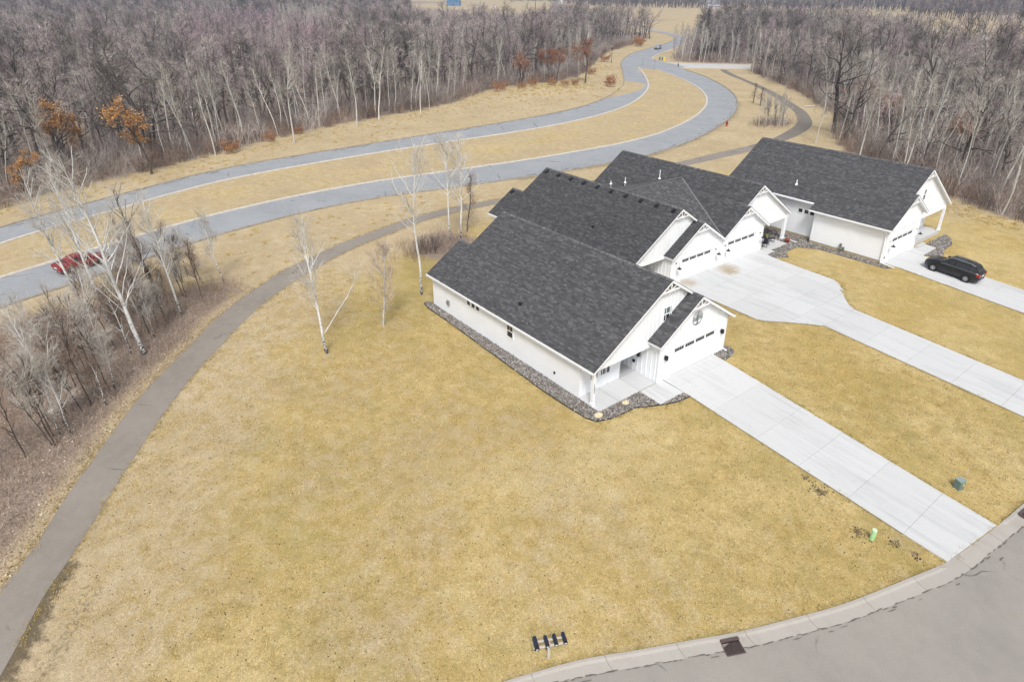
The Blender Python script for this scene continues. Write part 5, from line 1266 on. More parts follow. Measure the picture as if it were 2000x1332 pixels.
for i, (x, y, s) in enumerate(((-109.5, 76, 1), (-110, 80, 1.1), (-107.5, 84.5, 1.15), (-106.5, 88, .9), (-107, 92, 1.0), (-103.5, 101.5, 1.4), (-112.5, 71.5, 1.5), (-88.9, -1.6, 1.3), (-93.4, 6.4, 1.0), (-96.6, 12.8, .9), (-109.8, 108, 1.3), (-127, 117.5, 1.2), (-150, 146.5, 1.6), (-186, 204, 2.2), (-190, 209, 2.2))):
    place(RUSTBUSH, 'rust_leaved_bush', x, y, i * 1.1, s, ['rust-leaved bush low on the left of the mound', 'rust-leaved bush left of the mound centre', 'roundest rust-leaved bush on the mound', 'small rust-leaved bush right of the mound centre', 'rust-leaved bush high on the mound', 'bright rust-leaved bush beside the road below the big red oak', 'upright orange bush at the wood edge left of the mound', 'orange bush right of the rust-orange oak', 'small orange bush at the foot of the tallest pale tree', 'small orange bush at the wood edge right of the tallest pale tree', 'rust-leaved bush behind the bright one near the road', 'rust-leaved bush at the wood edge past the mound', 'rust-leaved bush behind the street lamp', 'red-brown bush at the wood edge left of the pickup', 'red-brown bush at the wood edge level with the pickup'][i], 'bush', 'rust-leaved bushes')
# fallen leaves
lv = MB(); rl = random.Random(9); pts = sample(LITTER_POLY, .145, np.random.default_rng(3), 0, 62, edge=.0)
tones = [(.36, .28, .21), (.44, .35, .27), (.28, .20, .15), (.20, .14, .105), (.50, .42, .33), (.31, .21, .15)]
for x, y in pts:
    s_ = rl.uniform(.035, .075); a = rl.random() * 6.28; u = (math.cos(a) * s_, math.sin(a) * s_); v = (-math.sin(a) * s_ * .6, math.cos(a) * s_ * .6); z = zf(x) + .018 + rl.random() * .04; k = rl.gauss(0, .35) * s_; k2 = rl.gauss(0, .5) * s_
    lv.col = sc(rl.choice(tones), rl.uniform(.7, 1.2)); lv.add([(x - u[0], y - u[1], z + k), (x + v[0], y + v[1], z + k2), (x + u[0], y + u[1], z - k + .01), (x - v[0], y - v[1], z - k2 * .4)], [(0, 1, 2, 3)])
tag(lv.build('fallen_leaves', MAT['tone']), 'brown fallen leaves covering the ground left of the trail', 'leaf litter', kind='stuff')
# soil plugs and pebbles on the lawn
pl = MB(); rp = random.Random(31); LAWN = TRAIL_R[2:14] + [(-21, -7), (-.5, -7.2), (2.6, -.2), (18.4, -.2), (17, -5.5), (15, -10.8), (11.4, -17.6), (9.5, -23), (2, -34)]
LAWN2 = [(1.4, 6.9), (18.8, 5.6), (19.4, 10), (19.3, 17), (3, 17), (-1, 13.4), (-6, 13.2), (1, 8.6)]
for poly, n in ((LAWN, 6500), (LAWN2, 1100), ([(1, 23), (19, 22.9), (19, 33.8), (1, 33.8), (-6, 29)], 350)):
    P = np.array(poly); x0, y0 = P.min(0); x1, y1 = P.max(0)
    xs = np.array([rp.uniform(x0, x1) for _ in range(n)]); ys = np.array([rp.uniform(y0, y1) for _ in range(n)])
    for x, y, ok in zip(xs, ys, pip(xs, ys, poly)):
        if ok:
            r = rp.uniform(.016, .042); pl.col = sc((.095, .07, .046), rp.uniform(.7, 1.6)); pl.ico((x, y, zf(x) + .008), r, (1, rp.uniform(.6, 1), .6), .5, rp)
for cx, cy, r, n in ((15.2, -1.7, .55, 60), (16.6, -.75, .35, 40), (12.3, -.35, .55, 70), (11.3, -.1, .3, 30), (17.7, -.7, .3, 25)):
    for _ in range(n): pl.col = sc((.07, .055, .045), rp.uniform(.6, 1.4)); x = rp.gauss(cx, r * .5); y = rp.gauss(cy, r * .5); pl.ico((x, y, zf(x) + .01), rp.uniform(.015, .05), (1, 1, .6), .6, rp)
tag(pl.build('soil_plugs', MAT['tone']), 'small dark soil plugs scattered over the dormant lawns', 'soil', kind='stuff')
# tufts of dormant grass: clumped blades, each clump with its own tone
def tuft(seed, n, half, hmin, hmax, ncl):
    R = random.Random(seed); tf = MB()
    for c_ in range(ncl):
        cx, cy = R.uniform(-half, half), R.uniform(-half, half); rad = R.uniform(.05, .2) if half > .3 else R.uniform(.03, .1); base = sc(R.choice([(.50, .375, .15), (.42, .30, .105), (.60, .48, .26), (.35, .26, .09), (.33, .29, .11), (.54, .42, .19)]), R.uniform(.7, 1.25)); hh = R.uniform(.6, 1.3)
        for k in range(n // ncl):
            x = R.gauss(cx, rad); y = R.gauss(cy, rad); a = R.random() * 6.28; L = R.uniform(hmin, hmax) * hh; w = R.uniform(.006, .013); ln = R.uniform(.3, 1.6)
            tf.col = sc(base, R.uniform(.85, 1.15)); dx, dy = math.cos(a), math.sin(a); tf.add([(x - dy * w, y + dx * w, 0), (x + dy * w, y - dx * w, 0), (x + dx * L * ln, y + dy * L * ln, L)], [(0, 1, 2)])
    return Proto([('blades', tf.mesh('blades', MAT['tone']))])
TUFTS = [unlinked(tuft(77 + i, 420, .5, .02, .06, 22)) for i in range(4)]
EDGE = [unlinked(tuft(90 + i, 46, .14, .04, .10, 3)) for i in range(3)]
gl = np.concatenate([sample(LAWN, .93, rng, edge=.35), sample(LAWN2, .93, rng, edge=.45)])
a, b, c, d = pack([gl], [1, 1, 1, 1], .9, 1.1)
scatter('lawn_grass', a, b, c, d, TUFTS, 'short dormant golden grass of the front lawns', 'grass')
# ragged grass along trail, driveway and kerb edges
ev = []
for ln, off in ((TRAIL_L[1:22], .1), (TRAIL_R[1:22], -.1), (CURB_BACK[1:14], .12), ([(1.9, .52), (18.6, .16)], 0), ([(1.2, 6.32), (19.2, 5.14)], 0), ([(2.8, 17.34), (19, 17.34)], 0), ([(2.8, 22.4), (19, 22.48)], 0), ([(.2, 34.4), (19, 34.22)], 0), ([(-5.7, 14.0), (-1.1, 13.8), (.5, 15.3), (2.7, 17.35)], 0), ([(-8.2, 27.25), (-1.3, 26.7), (-.4, 26), (.95, 24), (2.7, 22.36)], 0), (G1[3:16], -.12)):
    S = smooth(ln, .22); dS = np.gradient(S, axis=0); dS /= np.linalg.norm(dS, axis=1)[:, None] + 1e-9; nS = np.stack([-dS[:, 1], dS[:, 0]], 1)
    k = rng.random(len(S)) < .75; ev.append((S + nS * (off + rng.normal(0, .07, (len(S), 1))))[k])
a, b, c, d = pack(ev, [1, 1, 1], .5, 1.3); a[:, 2] += .01
scatter('edge_grass', a, b, c, d, EDGE, 'ragged dry grass along trail, driveway and kerb edges', 'grass')

# rough dry grass on the verges that nobody mows
ROUGH = [unlinked(tuft(120 + i, 70, .35, .12, .38, 5)) for i in range(3)]
VERGE = ROADF_U[1:20] + WOODF[1:20][::-1]
v1 = sample(VERGE, 1.15, rng, 0, 240, edge=.9); dv_ = pdist(v1[:, 0], v1[:, 1], WOODF[1:20]); v1 = v1[rng.random(len(v1)) < np.clip(1.0 - dv_ / 9, .12, 1)]
v2 = sample(TRAIL_L[9:20] + ROADN_L[3:10][::-1], 1.3, rng, edge=1.0); v2 = v2[rng.random(len(v2)) < .35]
v3 = sample([(-30, 58), (2, 56), (26, 60), (26, 66), (0, 60), (-6, 63), (-22, 73)], .8, rng)
v4 = rng.normal((-106, 84), (4.5, 9), (420, 2))
a, b, c, d = pack([v1, v2, v3, v4], [1, 1, 1], .5, 1.2); a[:, 2] += mound(a[:, 0], a[:, 1])
scatter('verge_grass', a, b, c, d, ROUGH, 'rough dry grass tufts on the unmown verges and the mound', 'grass')
# ------------------------------------------------------------------ vehicles
def m_paint(name, c, rough=.22, flake=.0):
    t = NT(name); n = t.noise(.9, 3); m_ = t.done(t.mix(t.ramp(n, .3, .7), sc(c, .9), sc(c, 1.1)), rough, .5); t.b.inputs['Coat Weight'].default_value = .25; t.b.inputs['Coat Roughness'].default_value = .08; return m_
MAT['carblack'] = m_paint('black_car_paint', (.006, .006, .007), .3); MAT['carred'] = m_paint('red_car_paint', (.19, .016, .018), .35); MAT['carsilver'] = m_paint('grey_car_paint', (.22, .24, .26), .3)
MAT['carwhite'] = m_paint('white_car_paint', (.75, .77, .8), .3)
MAT['carglass'] = plain('tinted_car_glass', (.012, .013, .015), .05, .2, 1, .7); MAT['tyre'] = plain('tyre_rubber', (.015, .015, .015), .9, .2, 9); MAT['chrome'] = plain('bright_metal', (.62, .62, .63), .22, .08, 6, .5, .9)
MAT['taillight'] = plain('red_lamp_lens', (.35, .015, .01), .2, .1, 5, .5); MAT['headlight'] = plain('clear_lamp_lens', (.5, .5, .52), .12, .1, 5, .6); MAT['plate'] = plain('white_plate', (.7, .7, .72), .5)
def car(name, loc, rz, paint, label, style='suv', L=4.85, Wd=1.92, Ht=1.72):
    root = empty(name, loc, None, rz); tag(root, label, 'car' if style != 'pickup' else 'pickup truck')
    h = L / 2; w = Wd / 2
    # stations: x, half width, sill z, belt z, crown
    if style == 'suv': S = [(h, .62, .42, .72, .03), (h - .12, .84, .30, .88, .04), (h - .45, .93, .24, .99, .05), (h - 1.15, .97, .22, 1.07, .05), (h - 1.9, .97, .22, 1.08, .04), (-h + 1.4, .97, .22, 1.12, .04), (-h + .5, .96, .24, 1.16, .04), (-h + .12, .90, .30, 1.14, .03), (-h, .78, .42, 1.02, .02)]
    elif style == 'sedan': S = [(h, .62, .36, .60, .02), (h - .15, .84, .26, .72, .03), (h - .6, .91, .20, .82, .05), (h - 1.3, .93, .18, .92, .05), (-h + 1.3, .93, .18, .98, .04), (-h + .4, .91, .22, .98, .04), (-h + .1, .84, .28, .94, .03), (-h, .70, .36, .82, .02)]
    else: S = [(h, .66, .5, .86, .02), (h - .12, .9, .36, 1.02, .03), (h - .6, .98, .30, 1.12, .05), (h - 1.4, 1.0, .30, 1.16, .05), (0, 1.0, .30, 1.18, .03), (-h + .2, 1.0, .34, 1.18, .02), (-h, .96, .42, 1.14, .01)]
    secs = []
    for x, hw, zs, zb, cr in S:
        hw = hw * Wd / 1.94 
        secs.append([(x, -hw * s_, z) if False else (x, hw * f, z) for f, z in ((-.80, zs), (-.95, zs + .10), (-1, zs + (zb - zs) * .45), (-.985, zs + (zb - zs) * .8), (-.90, zb), (-.45, zb + cr), (0, zb + cr * 1.2), (.45, zb + cr), (.90, zb), (.985, zs + (zb - zs) * .8), (1, zs + (zb - zs) * .45), (.95, zs + .10), (.80, zs))] if True else None)
    mb = MB(); n = 13; vs = [p for s_ in secs for p in s_]; fs = []
    for i in range(len(secs) - 1):
        for k in range(n - 1): fs.append((i * n + k, i * n + k + 1, (i + 1) * n + k + 1, (i + 1) * n + k))
        fs.append((i * n + n - 1, i * n, (i + 1) * n, (i + 1) * n + n - 1))
    fs.append(tuple(range(n))[::-1]); fs.append(tuple((len(secs) - 1) * n + k for k in range(n)))
    mb.add(vs, fs); body = mb.build('body', MAT[paint], root, True, True)
    # greenhouse
    zt_ = Ht; k = Wd / 1.94
    if style == 'suv': G = [(h - 1.28, 1.06, .86, .86), (h - 2.05, zt_ - .05, .66, .90), (h - 2.6, zt_, .68, .90), (-h + 1.0, zt_ - .03, .66, .89), (-h + .55, zt_ - .10, .64, .86), (-h + .18, 1.14, .78, .80)]; belt = 1.08
    elif style == 'sedan': G = [(h - 1.35, .92, .8, .82), (h - 2.15, zt_ - .03, .60, .84), (h - 2.8, zt_, .60, .84), (-h + 1.35, zt_ - .05, .58, .83), (-h + .65, .98, .72, .8)]; belt = .93
    else: G = [(h - 1.45, 1.15, .86, .88), (h - 2.1, zt_ - .04, .68, .9), (h - 2.6, zt_, .7, .9), (h - 3.35, zt_ - .02, .68, .9), (h - 3.5, 1.2, .84, .88)]; belt = 1.16
    mb = MB(); vs = []; fs = []
    for x, z, tw, bw in G:
        b = belt - .05; vs += [(x, -bw * k, min(b, z)), (x, -tw * k, z - .06 if z > belt + .2 else z), (x, -tw * k * .8, z), (x, tw * k * .8, z), (x, tw * k, z - .06 if z > belt + .2 else z), (x, bw * k, min(b, z))]
    for i in range(len(G) - 1):
        for j in range(5): fs.append((i * 6 + j, i * 6 + j + 1, (i + 1) * 6 + j + 1, (i + 1) * 6 + j))
    fs.append(tuple(range(6))[::-1]); fs.append(tuple((len(G) - 1) * 6 + j for j in range(6)))
    mb.add(vs, fs); cab = mb.build('cabin', MAT[paint], root, False, True)
    def P(i, f, s_, j=None):      # point on the side pane of segment i..j
        a, b = vs[i * 6 + (0 if s_ < 0 else 5)], vs[i * 6 + (1 if s_ < 0 else 4)]; return Vector(a).lerp(Vector(b), f)
    def pane(pts, off, nm='window', mat='carglass', par=None):
        off = Vector(off); mb = MB(); q = [tuple(Vector(p) + off) for p in pts]; mb.add(q + [tuple(Vector(p) - off * .5) for p in pts], [tuple(range(len(q)))]); mb.build(nm, MAT[mat], par or root, False, True)
    for s_ in (-1, 1):
        X = [g[0] for g in G]
        for i in range(1, len(G) - 2):
            a0, a1, b0, b1 = P(i, .12, s_), P(i, .93, s_), P(i + 1, .12, s_), P(i + 1, .93, s_); m0 = .06 / max(.06, abs(X[i] - X[i + 1]))
            pane([a0.lerp(b0, m0), b0.lerp(a0, m0), b1.lerp(a1, m0), a1.lerp(b1, m0)], (0, s_ * .012, .004))
        a0, a1 = P(0, .1, s_), P(1, .9, s_); pane([a0.lerp(P(1, .12, s_), .35), P(1, .12, s_).lerp(a0, .06), a1.lerp(a0, .08)], (0, s_ * .012, .004))
        # mirrors
        mm = MB(); x = G[0][0] - .15; mm.box(x - .09, x + .07, s_ * .93 * k if s_ > 0 else -1.13 * k, 1.13 * k if s_ > 0 else -.93 * k, belt + .02, belt + .17); mm.build('mirror', MAT[paint], root)
    a, b = 0, 1; V = [Vector(v) for v in vs]
    pane([V[0].lerp(V[7], .12) + Vector((0, .08, 0)), V[5].lerp(V[10], .12) - Vector((0, .08, 0)), V[4].lerp(V[10], .93) - Vector((0, .08, 0)), V[1].lerp(V[7], .93) + Vector((0, .08, 0))], (.012, 0, .014), 'windscreen')
    m_ = (len(G) - 2) * 6; e = (len(G) - 1) * 6
    pane([V[m_ + 1].lerp(V[e + 1], .12) + Vector((0, .1, 0)), V[m_ + 4].lerp(V[e + 4], .12) - Vector((0, .1, 0)), V[e + 4].lerp(V[m_ + 4], .15) - Vector((0, .12, 0)), V[e + 1].lerp(V[m_ + 1], .15) + Vector((0, .12, 0))], (-.014, 0, .012), 'rear_window')
    R = .36 if style != 'sedan' else .32
    for xw in (h - .95, -h + (1.0 if style != 'pickup' else 1.2)):
        for s_ in (-1, 1):
            y = s_ * (w - .10); t_ = MB(); t_.tube([(xw, y - .12, R), (xw, y - .09, R), (xw, y + .09, R), (xw, y + .12, R)], [R * .92, R, R, R * .92], 20); tyre = t_.build('wheel', MAT['tyre'], root, True)
            ar = MB(); ar.tube([(xw, s_ * (w - .35), R + .03), (xw, s_ * (w + .003), R + .03)], [R + .07, R + .07], 20); ar.build('wheel_arch', MAT['tyre'], root)
            rm = MB(); yo = y + s_ * .125; rm.tube([(xw, yo - s_ * .02, R), (xw, yo, R)], [R * .66, R * .62], 20)
            rm_o = rm.build('rim', MAT['grey_metal'], tyre); sp = MB()
            for q in range(5):
                a = q * 2 * math.pi / 5 + .3; sp.bar((xw, yo + s_ * .012, R), (xw + R * .62 * math.cos(a), yo + s_ * .012, R + R * .62 * math.sin(a)), .07, .025)
            sp.tube([(xw, yo + s_ * .0, R), (xw, yo + s_ * .02, R)], [.07, .06], 10); sp.build('spokes', MAT['chrome'], tyre)
    for s_ in (-1, 1):
        zb = S[1][3]; mb = MB(); mb.ico((h - .2, s_ * .68 * k, zb - .14), .15, (1.0, 1.2, .55)); mb.build('headlight', MAT['headlight'], root, True)
        zb = S[-2][3]; mb = MB(); mb.box(-h - .02, -h + .28, s_ * .62 * k if s_ > 0 else -.93 * k, .93 * k if s_ > 0 else -.62 * k, zb - .30, zb - .08); mb.build('tail_light', MAT['taillight'], root)
    mb = MB(); mb.box(-h - .03, -h + .02, -.24, .24, .78 if style == 'suv' else .62, .90 if style == 'suv' else .73); mb.build('number_plate', MAT['plate'], root)
    mb = MB(); mb.box(-h - .05, -h + .1, -.7, .7, .40, .47); mb.build('bumper_trim', MAT['chrome'], root)
    mb = MB(); mb.box(h - .08, h + .01, -.5, .5, .52, .72); mb.build('grille', MAT['black'], root)
    if style == 'suv':
        for s_ in (-1, 1):
            mb = MB(); mb.tube([(h - 2.05, s_ * .62 * k, Ht - .06), (h - 2.3, s_ * .62 * k, Ht + .03), (-h + 1.0, s_ * .61 * k, Ht + .02), (-h + .65, s_ * .6 * k, Ht - .08)], .025, 6); mb.build('roof_rail', MAT['chrome'], root)
            mb = MB(); mb.tube([(h - 1.35, s_ * .905 * k, belt), (-h + .5, s_ * .905 * k, belt + .04)], .012, 5); mb.build('window_trim', MAT['chrome'], root)
        mb = MB(); mb.box(h - 3.4, h - 2.35, -.42, .42, Ht - .005, Ht + .008); mb.build('sunroof', MAT['carglass'], root)
    if style == 'pickup':
        mb = MB(); mb.box(-h + .12, h - 3.6, -.82 * k, .82 * k, 1.10, 1.215); mb.build('bed_cover', MAT['black'], root)
    # slope of the ground
    return root
o = car('parked_car', (4.6, 37.45, zf(4.6) + .055), math.pi, 'carblack', 'black sport utility car parked on the driveway of the far house'); o.rotation_euler = (0, math.atan(.066) * -1, math.pi)
car('red_car', (-48.45, -28.2, .03), math.atan2(3.66, -1.23), 'carred', 'red car on the near road behind the white birches', 'sedan', 4.7, 1.85, 1.46)
car('pickup_truck', (-171.3, 199.9, .035), math.atan2(-26, 14), 'carsilver', 'grey pickup truck driving past the road junction', 'pickup', 5.7, 2.0, 1.9)

# ------------------------------------------------------------------ small things
# mailboxes on one stand
mx, my = 10.66, -19.2; mz = zf(mx); ms = empty('mailbox_stand', (mx, my, mz), None, math.radians(64)); tag(ms, 'four dark blue mailboxes on a pale wooden stand by the kerb', 'mailboxes'); ms.scale = (.94, .94, .94)
MB().box(-.055, .055, -.055, .055, -.1, 1.05).build('post', MAT['post'], ms)
for y in (-.14, .14): MB().box(-.72, .78, y - .045, y + .045, 1.02, 1.06).build('rail', MAT['post'], ms)
for i, (x, sc_) in enumerate(((-.60, 1.12), (-.12, .95), (.28, .95), (.70, .95))):
    mb = MB(); r = .085 * sc_; l = .25 * sc_; z0 = 1.065; prof = [(-r, 0), (-r, .13)] + [(-r * math.cos(a), .13 + r * math.sin(a)) for a in np.linspace(.3, 2.84, 8)] + [(r, .13), (r, 0)]
    mb.prism([(x + p, -l, z0 + z) for p, z in prof], (0, 2 * l, 0)); b = mb.build('mailbox', MAT['navy'], ms, fix=True)
    prof2 = [(p * 1.06, z * 1.03) for p, z in prof]; mb = MB(); mb.prism([(x + p, -l - .015, z0 + z) for p, z in prof2], (0, .03, 0)); mb.build('mailbox_door', MAT['black'], b, fix=True)
    MB().box(x - .05, x + .05, -l - .022, -l - .014, z0 + .04, z0 + .085).build('name_plate', MAT['plate'], b)
    MB().box(x + r + .002, x + r + .014, -l + .1, -l + .26, z0 + .1, z0 + .13).build('flag', MAT['taillight'], b)
# storm drains in the gutter
def drain(x, y, ang, label):
    z = zf(x); r_ = empty('storm_drain', (x, y, z), None, ang); tag(r_, label, 'storm drain'); r_.scale = (.88, .9, 1)
    MB().box(-.48, .48, .04, .20, .0, .165).build('hood', MAT['iron'], r_)
    MB().box(-.46, .46, .035, .05, .02, .11).build('throat_shade_plate', MAT['black'], r_)  # black plate painted as the shaded opening under the hood
    MB().box(-.46, .46, -.56, .035, .012, .030).build('sump_shade_plate', MAT['black'], r_)  # black plate painted as the shade below the grate
    fr_ = MB(); fr_.box(-.48, .48, -.60, -.56, .02, .046); fr_.box(-.5, -.46, -.6, .04, .02, .046); fr_.box(.46, .5, -.6, .04, .02, .046); fr_.build('frame', MAT['iron'], r_)
    for k in range(12): MB().box(-.44 + k * .078, -.44 + k * .078 + .034, -.56, .035, .028, .044).build('grate_bar', MAT['iron'], r_)
drain(14.90, -12.36, math.radians(64), 'rusty storm drain grate in the kerb right of the mailboxes')
drain(20.0, 7.27, math.radians(84), 'storm drain in the kerb cut by the right border of the view')
# utility pedestal, utility box with a marker rod
px, py = 15.78, -1.42; u = empty('utility_pedestal', (px, py, zf(px))); tag(u, 'light green round utility pedestal on the lawn beside the near driveway', 'pedestal'); u.rotation_euler = (.06, .05, 0)
mb = MB(); mb.lathe(0, 0, [(.135, -.05), (.135, .02), (.125, .03), (.125, .62)], 18); mb.build('shell', MAT['pedestal'], u, True); mb = MB(); mb.lathe(0, 0, [(.132, .60), (.132, .68), (.12, .705), (.001, .712)], 18); mb.build('cap', MAT['pedestal_top'], u)
px, py = 16.95, 6.45; u = empty('utility_box', (px, py, zf(px)), None, math.radians(-18)); tag(u, 'grey-green utility box with thin marker rod right of the near driveway', 'utility box')
mb = MB(); mb.box(-.19, .19, -.20, .20, -.06, .55); mb.build('cabinet', MAT['util'], u); MB().box(-.21, .21, -.22, .22, .55, .62).build('lid', MAT['util_top'], u); MB().box(.191, .196, .02, .12, .25, .42).build('warning_sticker', MAT['yellow'], u)
MB().tube([(-.1, .24, 0), (.08, .34, 1.75)], .011, 6).build('marker_rod', MAT['post'], u); MB().box(-.235, -.2, -.2, .2, -.06, .04).build('plinth', MAT['black'], u)
# hydrants
def hydrant(x, y, label, mat='red', s=1.0):
    r_ = empty('fire_hydrant', (x, y, zf(x))); tag(r_, label, 'hydrant'); r_.scale = (s, s, s)
    mb = MB(); mb.lathe(0, 0, [(.16, -.05), (.16, .06), (.11, .07), (.11, .5), (.135, .51), (.135, .56), (.11, .57), (.10, .66), (.06, .74), (.03, .76), (.03, .82)], 14); mb.build('barrel', MAT[mat], r_, True)
    for a, L in ((0, .2), (math.pi, .2), (math.pi / 2, .22)):
        MB().tube([(0, 0, .43), (L * math.cos(a), L * math.sin(a), .43)], [.06, .065], 10).build('outlet_cap', MAT[mat], r_)
hydrant(-52.38, 81.4, 'red fire hydrant on the grass outside the near road bend', 'red', 1.35); hydrant(-124.0, 154.9, 'dark fire hydrant at the corner of the side street', 'iron', 1.4)
# rubbish bins, signs, lamp, poles
for i, (x, y, m_, lb) in enumerate(((-141.9, 166.6, 'util', 'dark wheeled bin, left of the three at the junction corner'), (-140.9, 166.9, 'util', 'dark wheeled bin, middle of the three at the junction corner'), (-139.7, 166.4, 'yellow', 'yellow-green wheeled bin at the junction corner'))):
    r_ = empty('wheeled_bin', (x, y, .03), None, .6); tag(r_, lb, 'bin'); mb = MB(); mb.prism([(-.26, -.3, 0), (.26, -.3, 0), (.32, -.3, 1.0), (-.32, -.3, 1.0)], (0, .6, 0)); mb.build('tub', MAT[m_], r_, fix=True)
    mb = MB(); mb.prism([(-.35, -.34, 1.0), (.35, -.34, 1.0), (.35, -.34, 1.05), (-.33, -.34, 1.12)], (0, .68, 0)); mb.build('lid', MAT['util_top'] if i != 2 else MAT['yellow'], r_, fix=True)
    for y_ in (-.25, .25): MB().tube([(-.28, y_ - .03, .1), (-.28, y_ + .03, .1)], .1, 10).build('wheel', MAT['tyre'], r_)
def sign(x, y, H, label, rz, w=.6, h_=.75):
    r_ = empty('road_sign', (x, y, 0), None, rz); tag(r_, label, 'sign'); MB().box(-.03, .03, -.03, .03, -.1, H).build('post', MAT['grey_metal'], r_); MB().box(.032, .05, -w / 2, w / 2, H - h_, H).build('panel', MAT['galv'], r_)
sign(-132.3, 146.6, 3.0, 'pale road sign at the tip of the grass median', -.7); sign(-124.0, 143.0, 2.9, 'dark road sign on the median right of the pale sign', 2.3, .5, .6)
r_ = empty('street_lamp', (-146.6, 146.4, 0)); tag(r_, 'dark street lamp beside the far road before the junction', 'street lamp'); mb = MB(); mb.lathe(0, 0, [(.14, -.1), (.14, .6), (.06, .7), (.05, 4.4)], 8); mb.build('post', MAT['black'], r_); mb = MB(); mb.lathe(0, 0, [(.12, 4.4), (.22, 4.55), (.30, 5.0), (.12, 5.15)], 8); mb.build('lantern', MAT['black'], r_); mb = MB(); mb.lathe(0, 0, [(.16, 5.15), (.1, 5.3), (.02, 5.35)], 8); mb.build('lamp_cap', MAT['plate'], r_)
for x, y, H, lb in ((-690, 330, 20, 'utility pole at the far top left of centre'), (-575, 470, 20, 'utility pole standing before the far yard'), (-545, 505, 20, 'utility pole right of the far yard'), (-830, 60, 20, 'dark utility pole at the far top left'), (-900, 120, 20, 'utility pole beside the far snow field')):
    r_ = empty('utility_pole', (x, y, 0)); tag(r_, lb, 'utility pole'); MB().tube([(0, 0, -.5), (0, 0, H)], [.35, .22], 7).build('pole', MAT['oakbark'], r_); MB().bar((-1.4, -1.0, H - 1.2), (1.4, 1.0, H - 1.2), .25).build('crossarm', MAT['oakbark'], r_)
# round metal wall ornament: a ring with a branching tree cut from sheet metal
wo_ = empty('wall_ornament', (.045, 3.71, 3.93)); tag(wo_, 'round grey metal wall ornament above the nearest garage door', 'ornament')
mb = MB(); N = 36
mb.tube([(0, .52 * math.cos(a), .52 * math.sin(a)) for a in np.linspace(0, 2 * math.pi, N + 1)], .018, 5, False); MAT['ornament'] = plain('grey_ornament_metal', (.20, .225, .225), .5, .25, 14, .3, .3); mb.build('ring', MAT['ornament'], wo_)
mb = MB(); mb.tube([(0, 0, -.5), (0, .02, -.2), (0, 0, .05)], [.05, .035, .02], 5, False); rr = random.Random(8)
for k in range(26):
    a = math.radians(rr.uniform(-20, 200)); st = (0, 0, rr.uniform(-.25, .05)); e = (.0, .48 * math.cos(a) * rr.uniform(.8, 1), .48 * math.sin(a) * rr.uniform(.8, 1)); m_ = (.0, (st[1] + e[1]) / 2 + rr.gauss(0, .06), (st[2] + e[2]) / 2 + rr.gauss(0, .05)); mb.tube([st, m_, e], [.014, .011, .008], 4, False)
for k in range(110):
    a = rr.random() * 6.28; r = rr.random() ** .5 * .47; c = (0, r * math.cos(a), r * math.sin(a)); s_ = rr.uniform(.018, .035)
    if c[2] > -.2: mb.ico(c, s_, (.3, 1, 1), .3, rr)
for k in range(6): a = math.radians(205 + k * 26); mb.tube([(0, 0, -.38), (0, .48 * math.cos(a) * .8, -.45), (0, .48 * math.cos(a), .48 * math.sin(a))], [.02, .012, .008], 4, False)
mb.build('tree_cutout', MAT['ornament'], wo_)
# porch table, chairs and pot at the twin house
def chair(x, y, rz, label):
    r_ = empty('porch_chair', (x, y, .06), None, rz); tag(r_, label, 'chair', 'chairs on the twin house porch')
    MB().box(-.22, .22, -.22, .22, .42, .46).build('seat', MAT['black'], r_); MB().box(-.24, -.20, -.22, .22, .62, .95).build('backrest', MAT['black'], r_)
    for a, b in ((-.21, -.21), (-.21, .21), (.21, -.21), (.21, .21)): MB().bar((a, b, 0), (a, b, .95 if a < 0 else .44), .035).build('leg', MAT['black'], r_)
chair(-10.3, 29.0, 2.2, 'black porch chair nearest the garage of the twin house'); chair(-10.7, 31.0, -2.6, 'black porch chair right of the round porch table'); chair(-11.3, 29.3, .6, 'black porch chair behind the round porch table')
r_ = empty('porch_table', (-10.7, 29.9, .06)); tag(r_, 'black round table on the twin house porch', 'table'); mb = MB(); mb.lathe(0, 0, [(.5, .70), (.5, .73), (.001, .735)], 20); mb.build('table_top', MAT['black'], r_)
for a in range(4): MB().bar((.12 * math.cos(a * 1.57), .12 * math.sin(a * 1.57), .7), (.36 * math.cos(a * 1.57), .36 * math.sin(a * 1.57), 0), .035).build('leg', MAT['black'], r_)
r_ = empty('table_plant', (-10.7, 29.9, .797)); tag(r_, 'small yellow-green plant on the porch table', 'plant'); mb = MB(); rr = random.Random(2)
for k in range(30): a = rr.random() * 6.28; mb.bar((0, 0, .08), (.14 * math.cos(a), .14 * math.sin(a), rr.uniform(.18, .36)), .02)
mb.build('foliage', plain('yellow_green_foliage', (.35, .38, .05), .8), r_); mb = MB(); mb.lathe(0, 0, [(.06, 0), (.08, .12)], 10); mb.build('pot', MAT['post'], r_)
r_ = empty('flower_pot', (-9.7, 32.25, .02)); tag(r_, 'red clay pot at the foot of the twin house porch post', 'pot'); mb = MB(); mb.lathe(0, 0, [(.18, 0), (.26, .32), (.29, .33), (.29, .40), (.25, .40), (.24, .33)], 14); mb.build('pot', MAT['terracotta'], r_, True); mb = MB(); mb.lathe(0, 0, [(.24, .34), (.001, .36)], 14); mb.build('soil', MAT['joint'], r_)
# fallen white log beside the trail
MB().tube([(-54.8, 113.4, .15), (-53.6, 115.6, .2)], [.16, .13], 8).build('fallen_log', MAT['aspenbark']); tag(bpy.data.objects['fallen_log'], 'pale fallen log lying beside the dark trail bend', 'log')

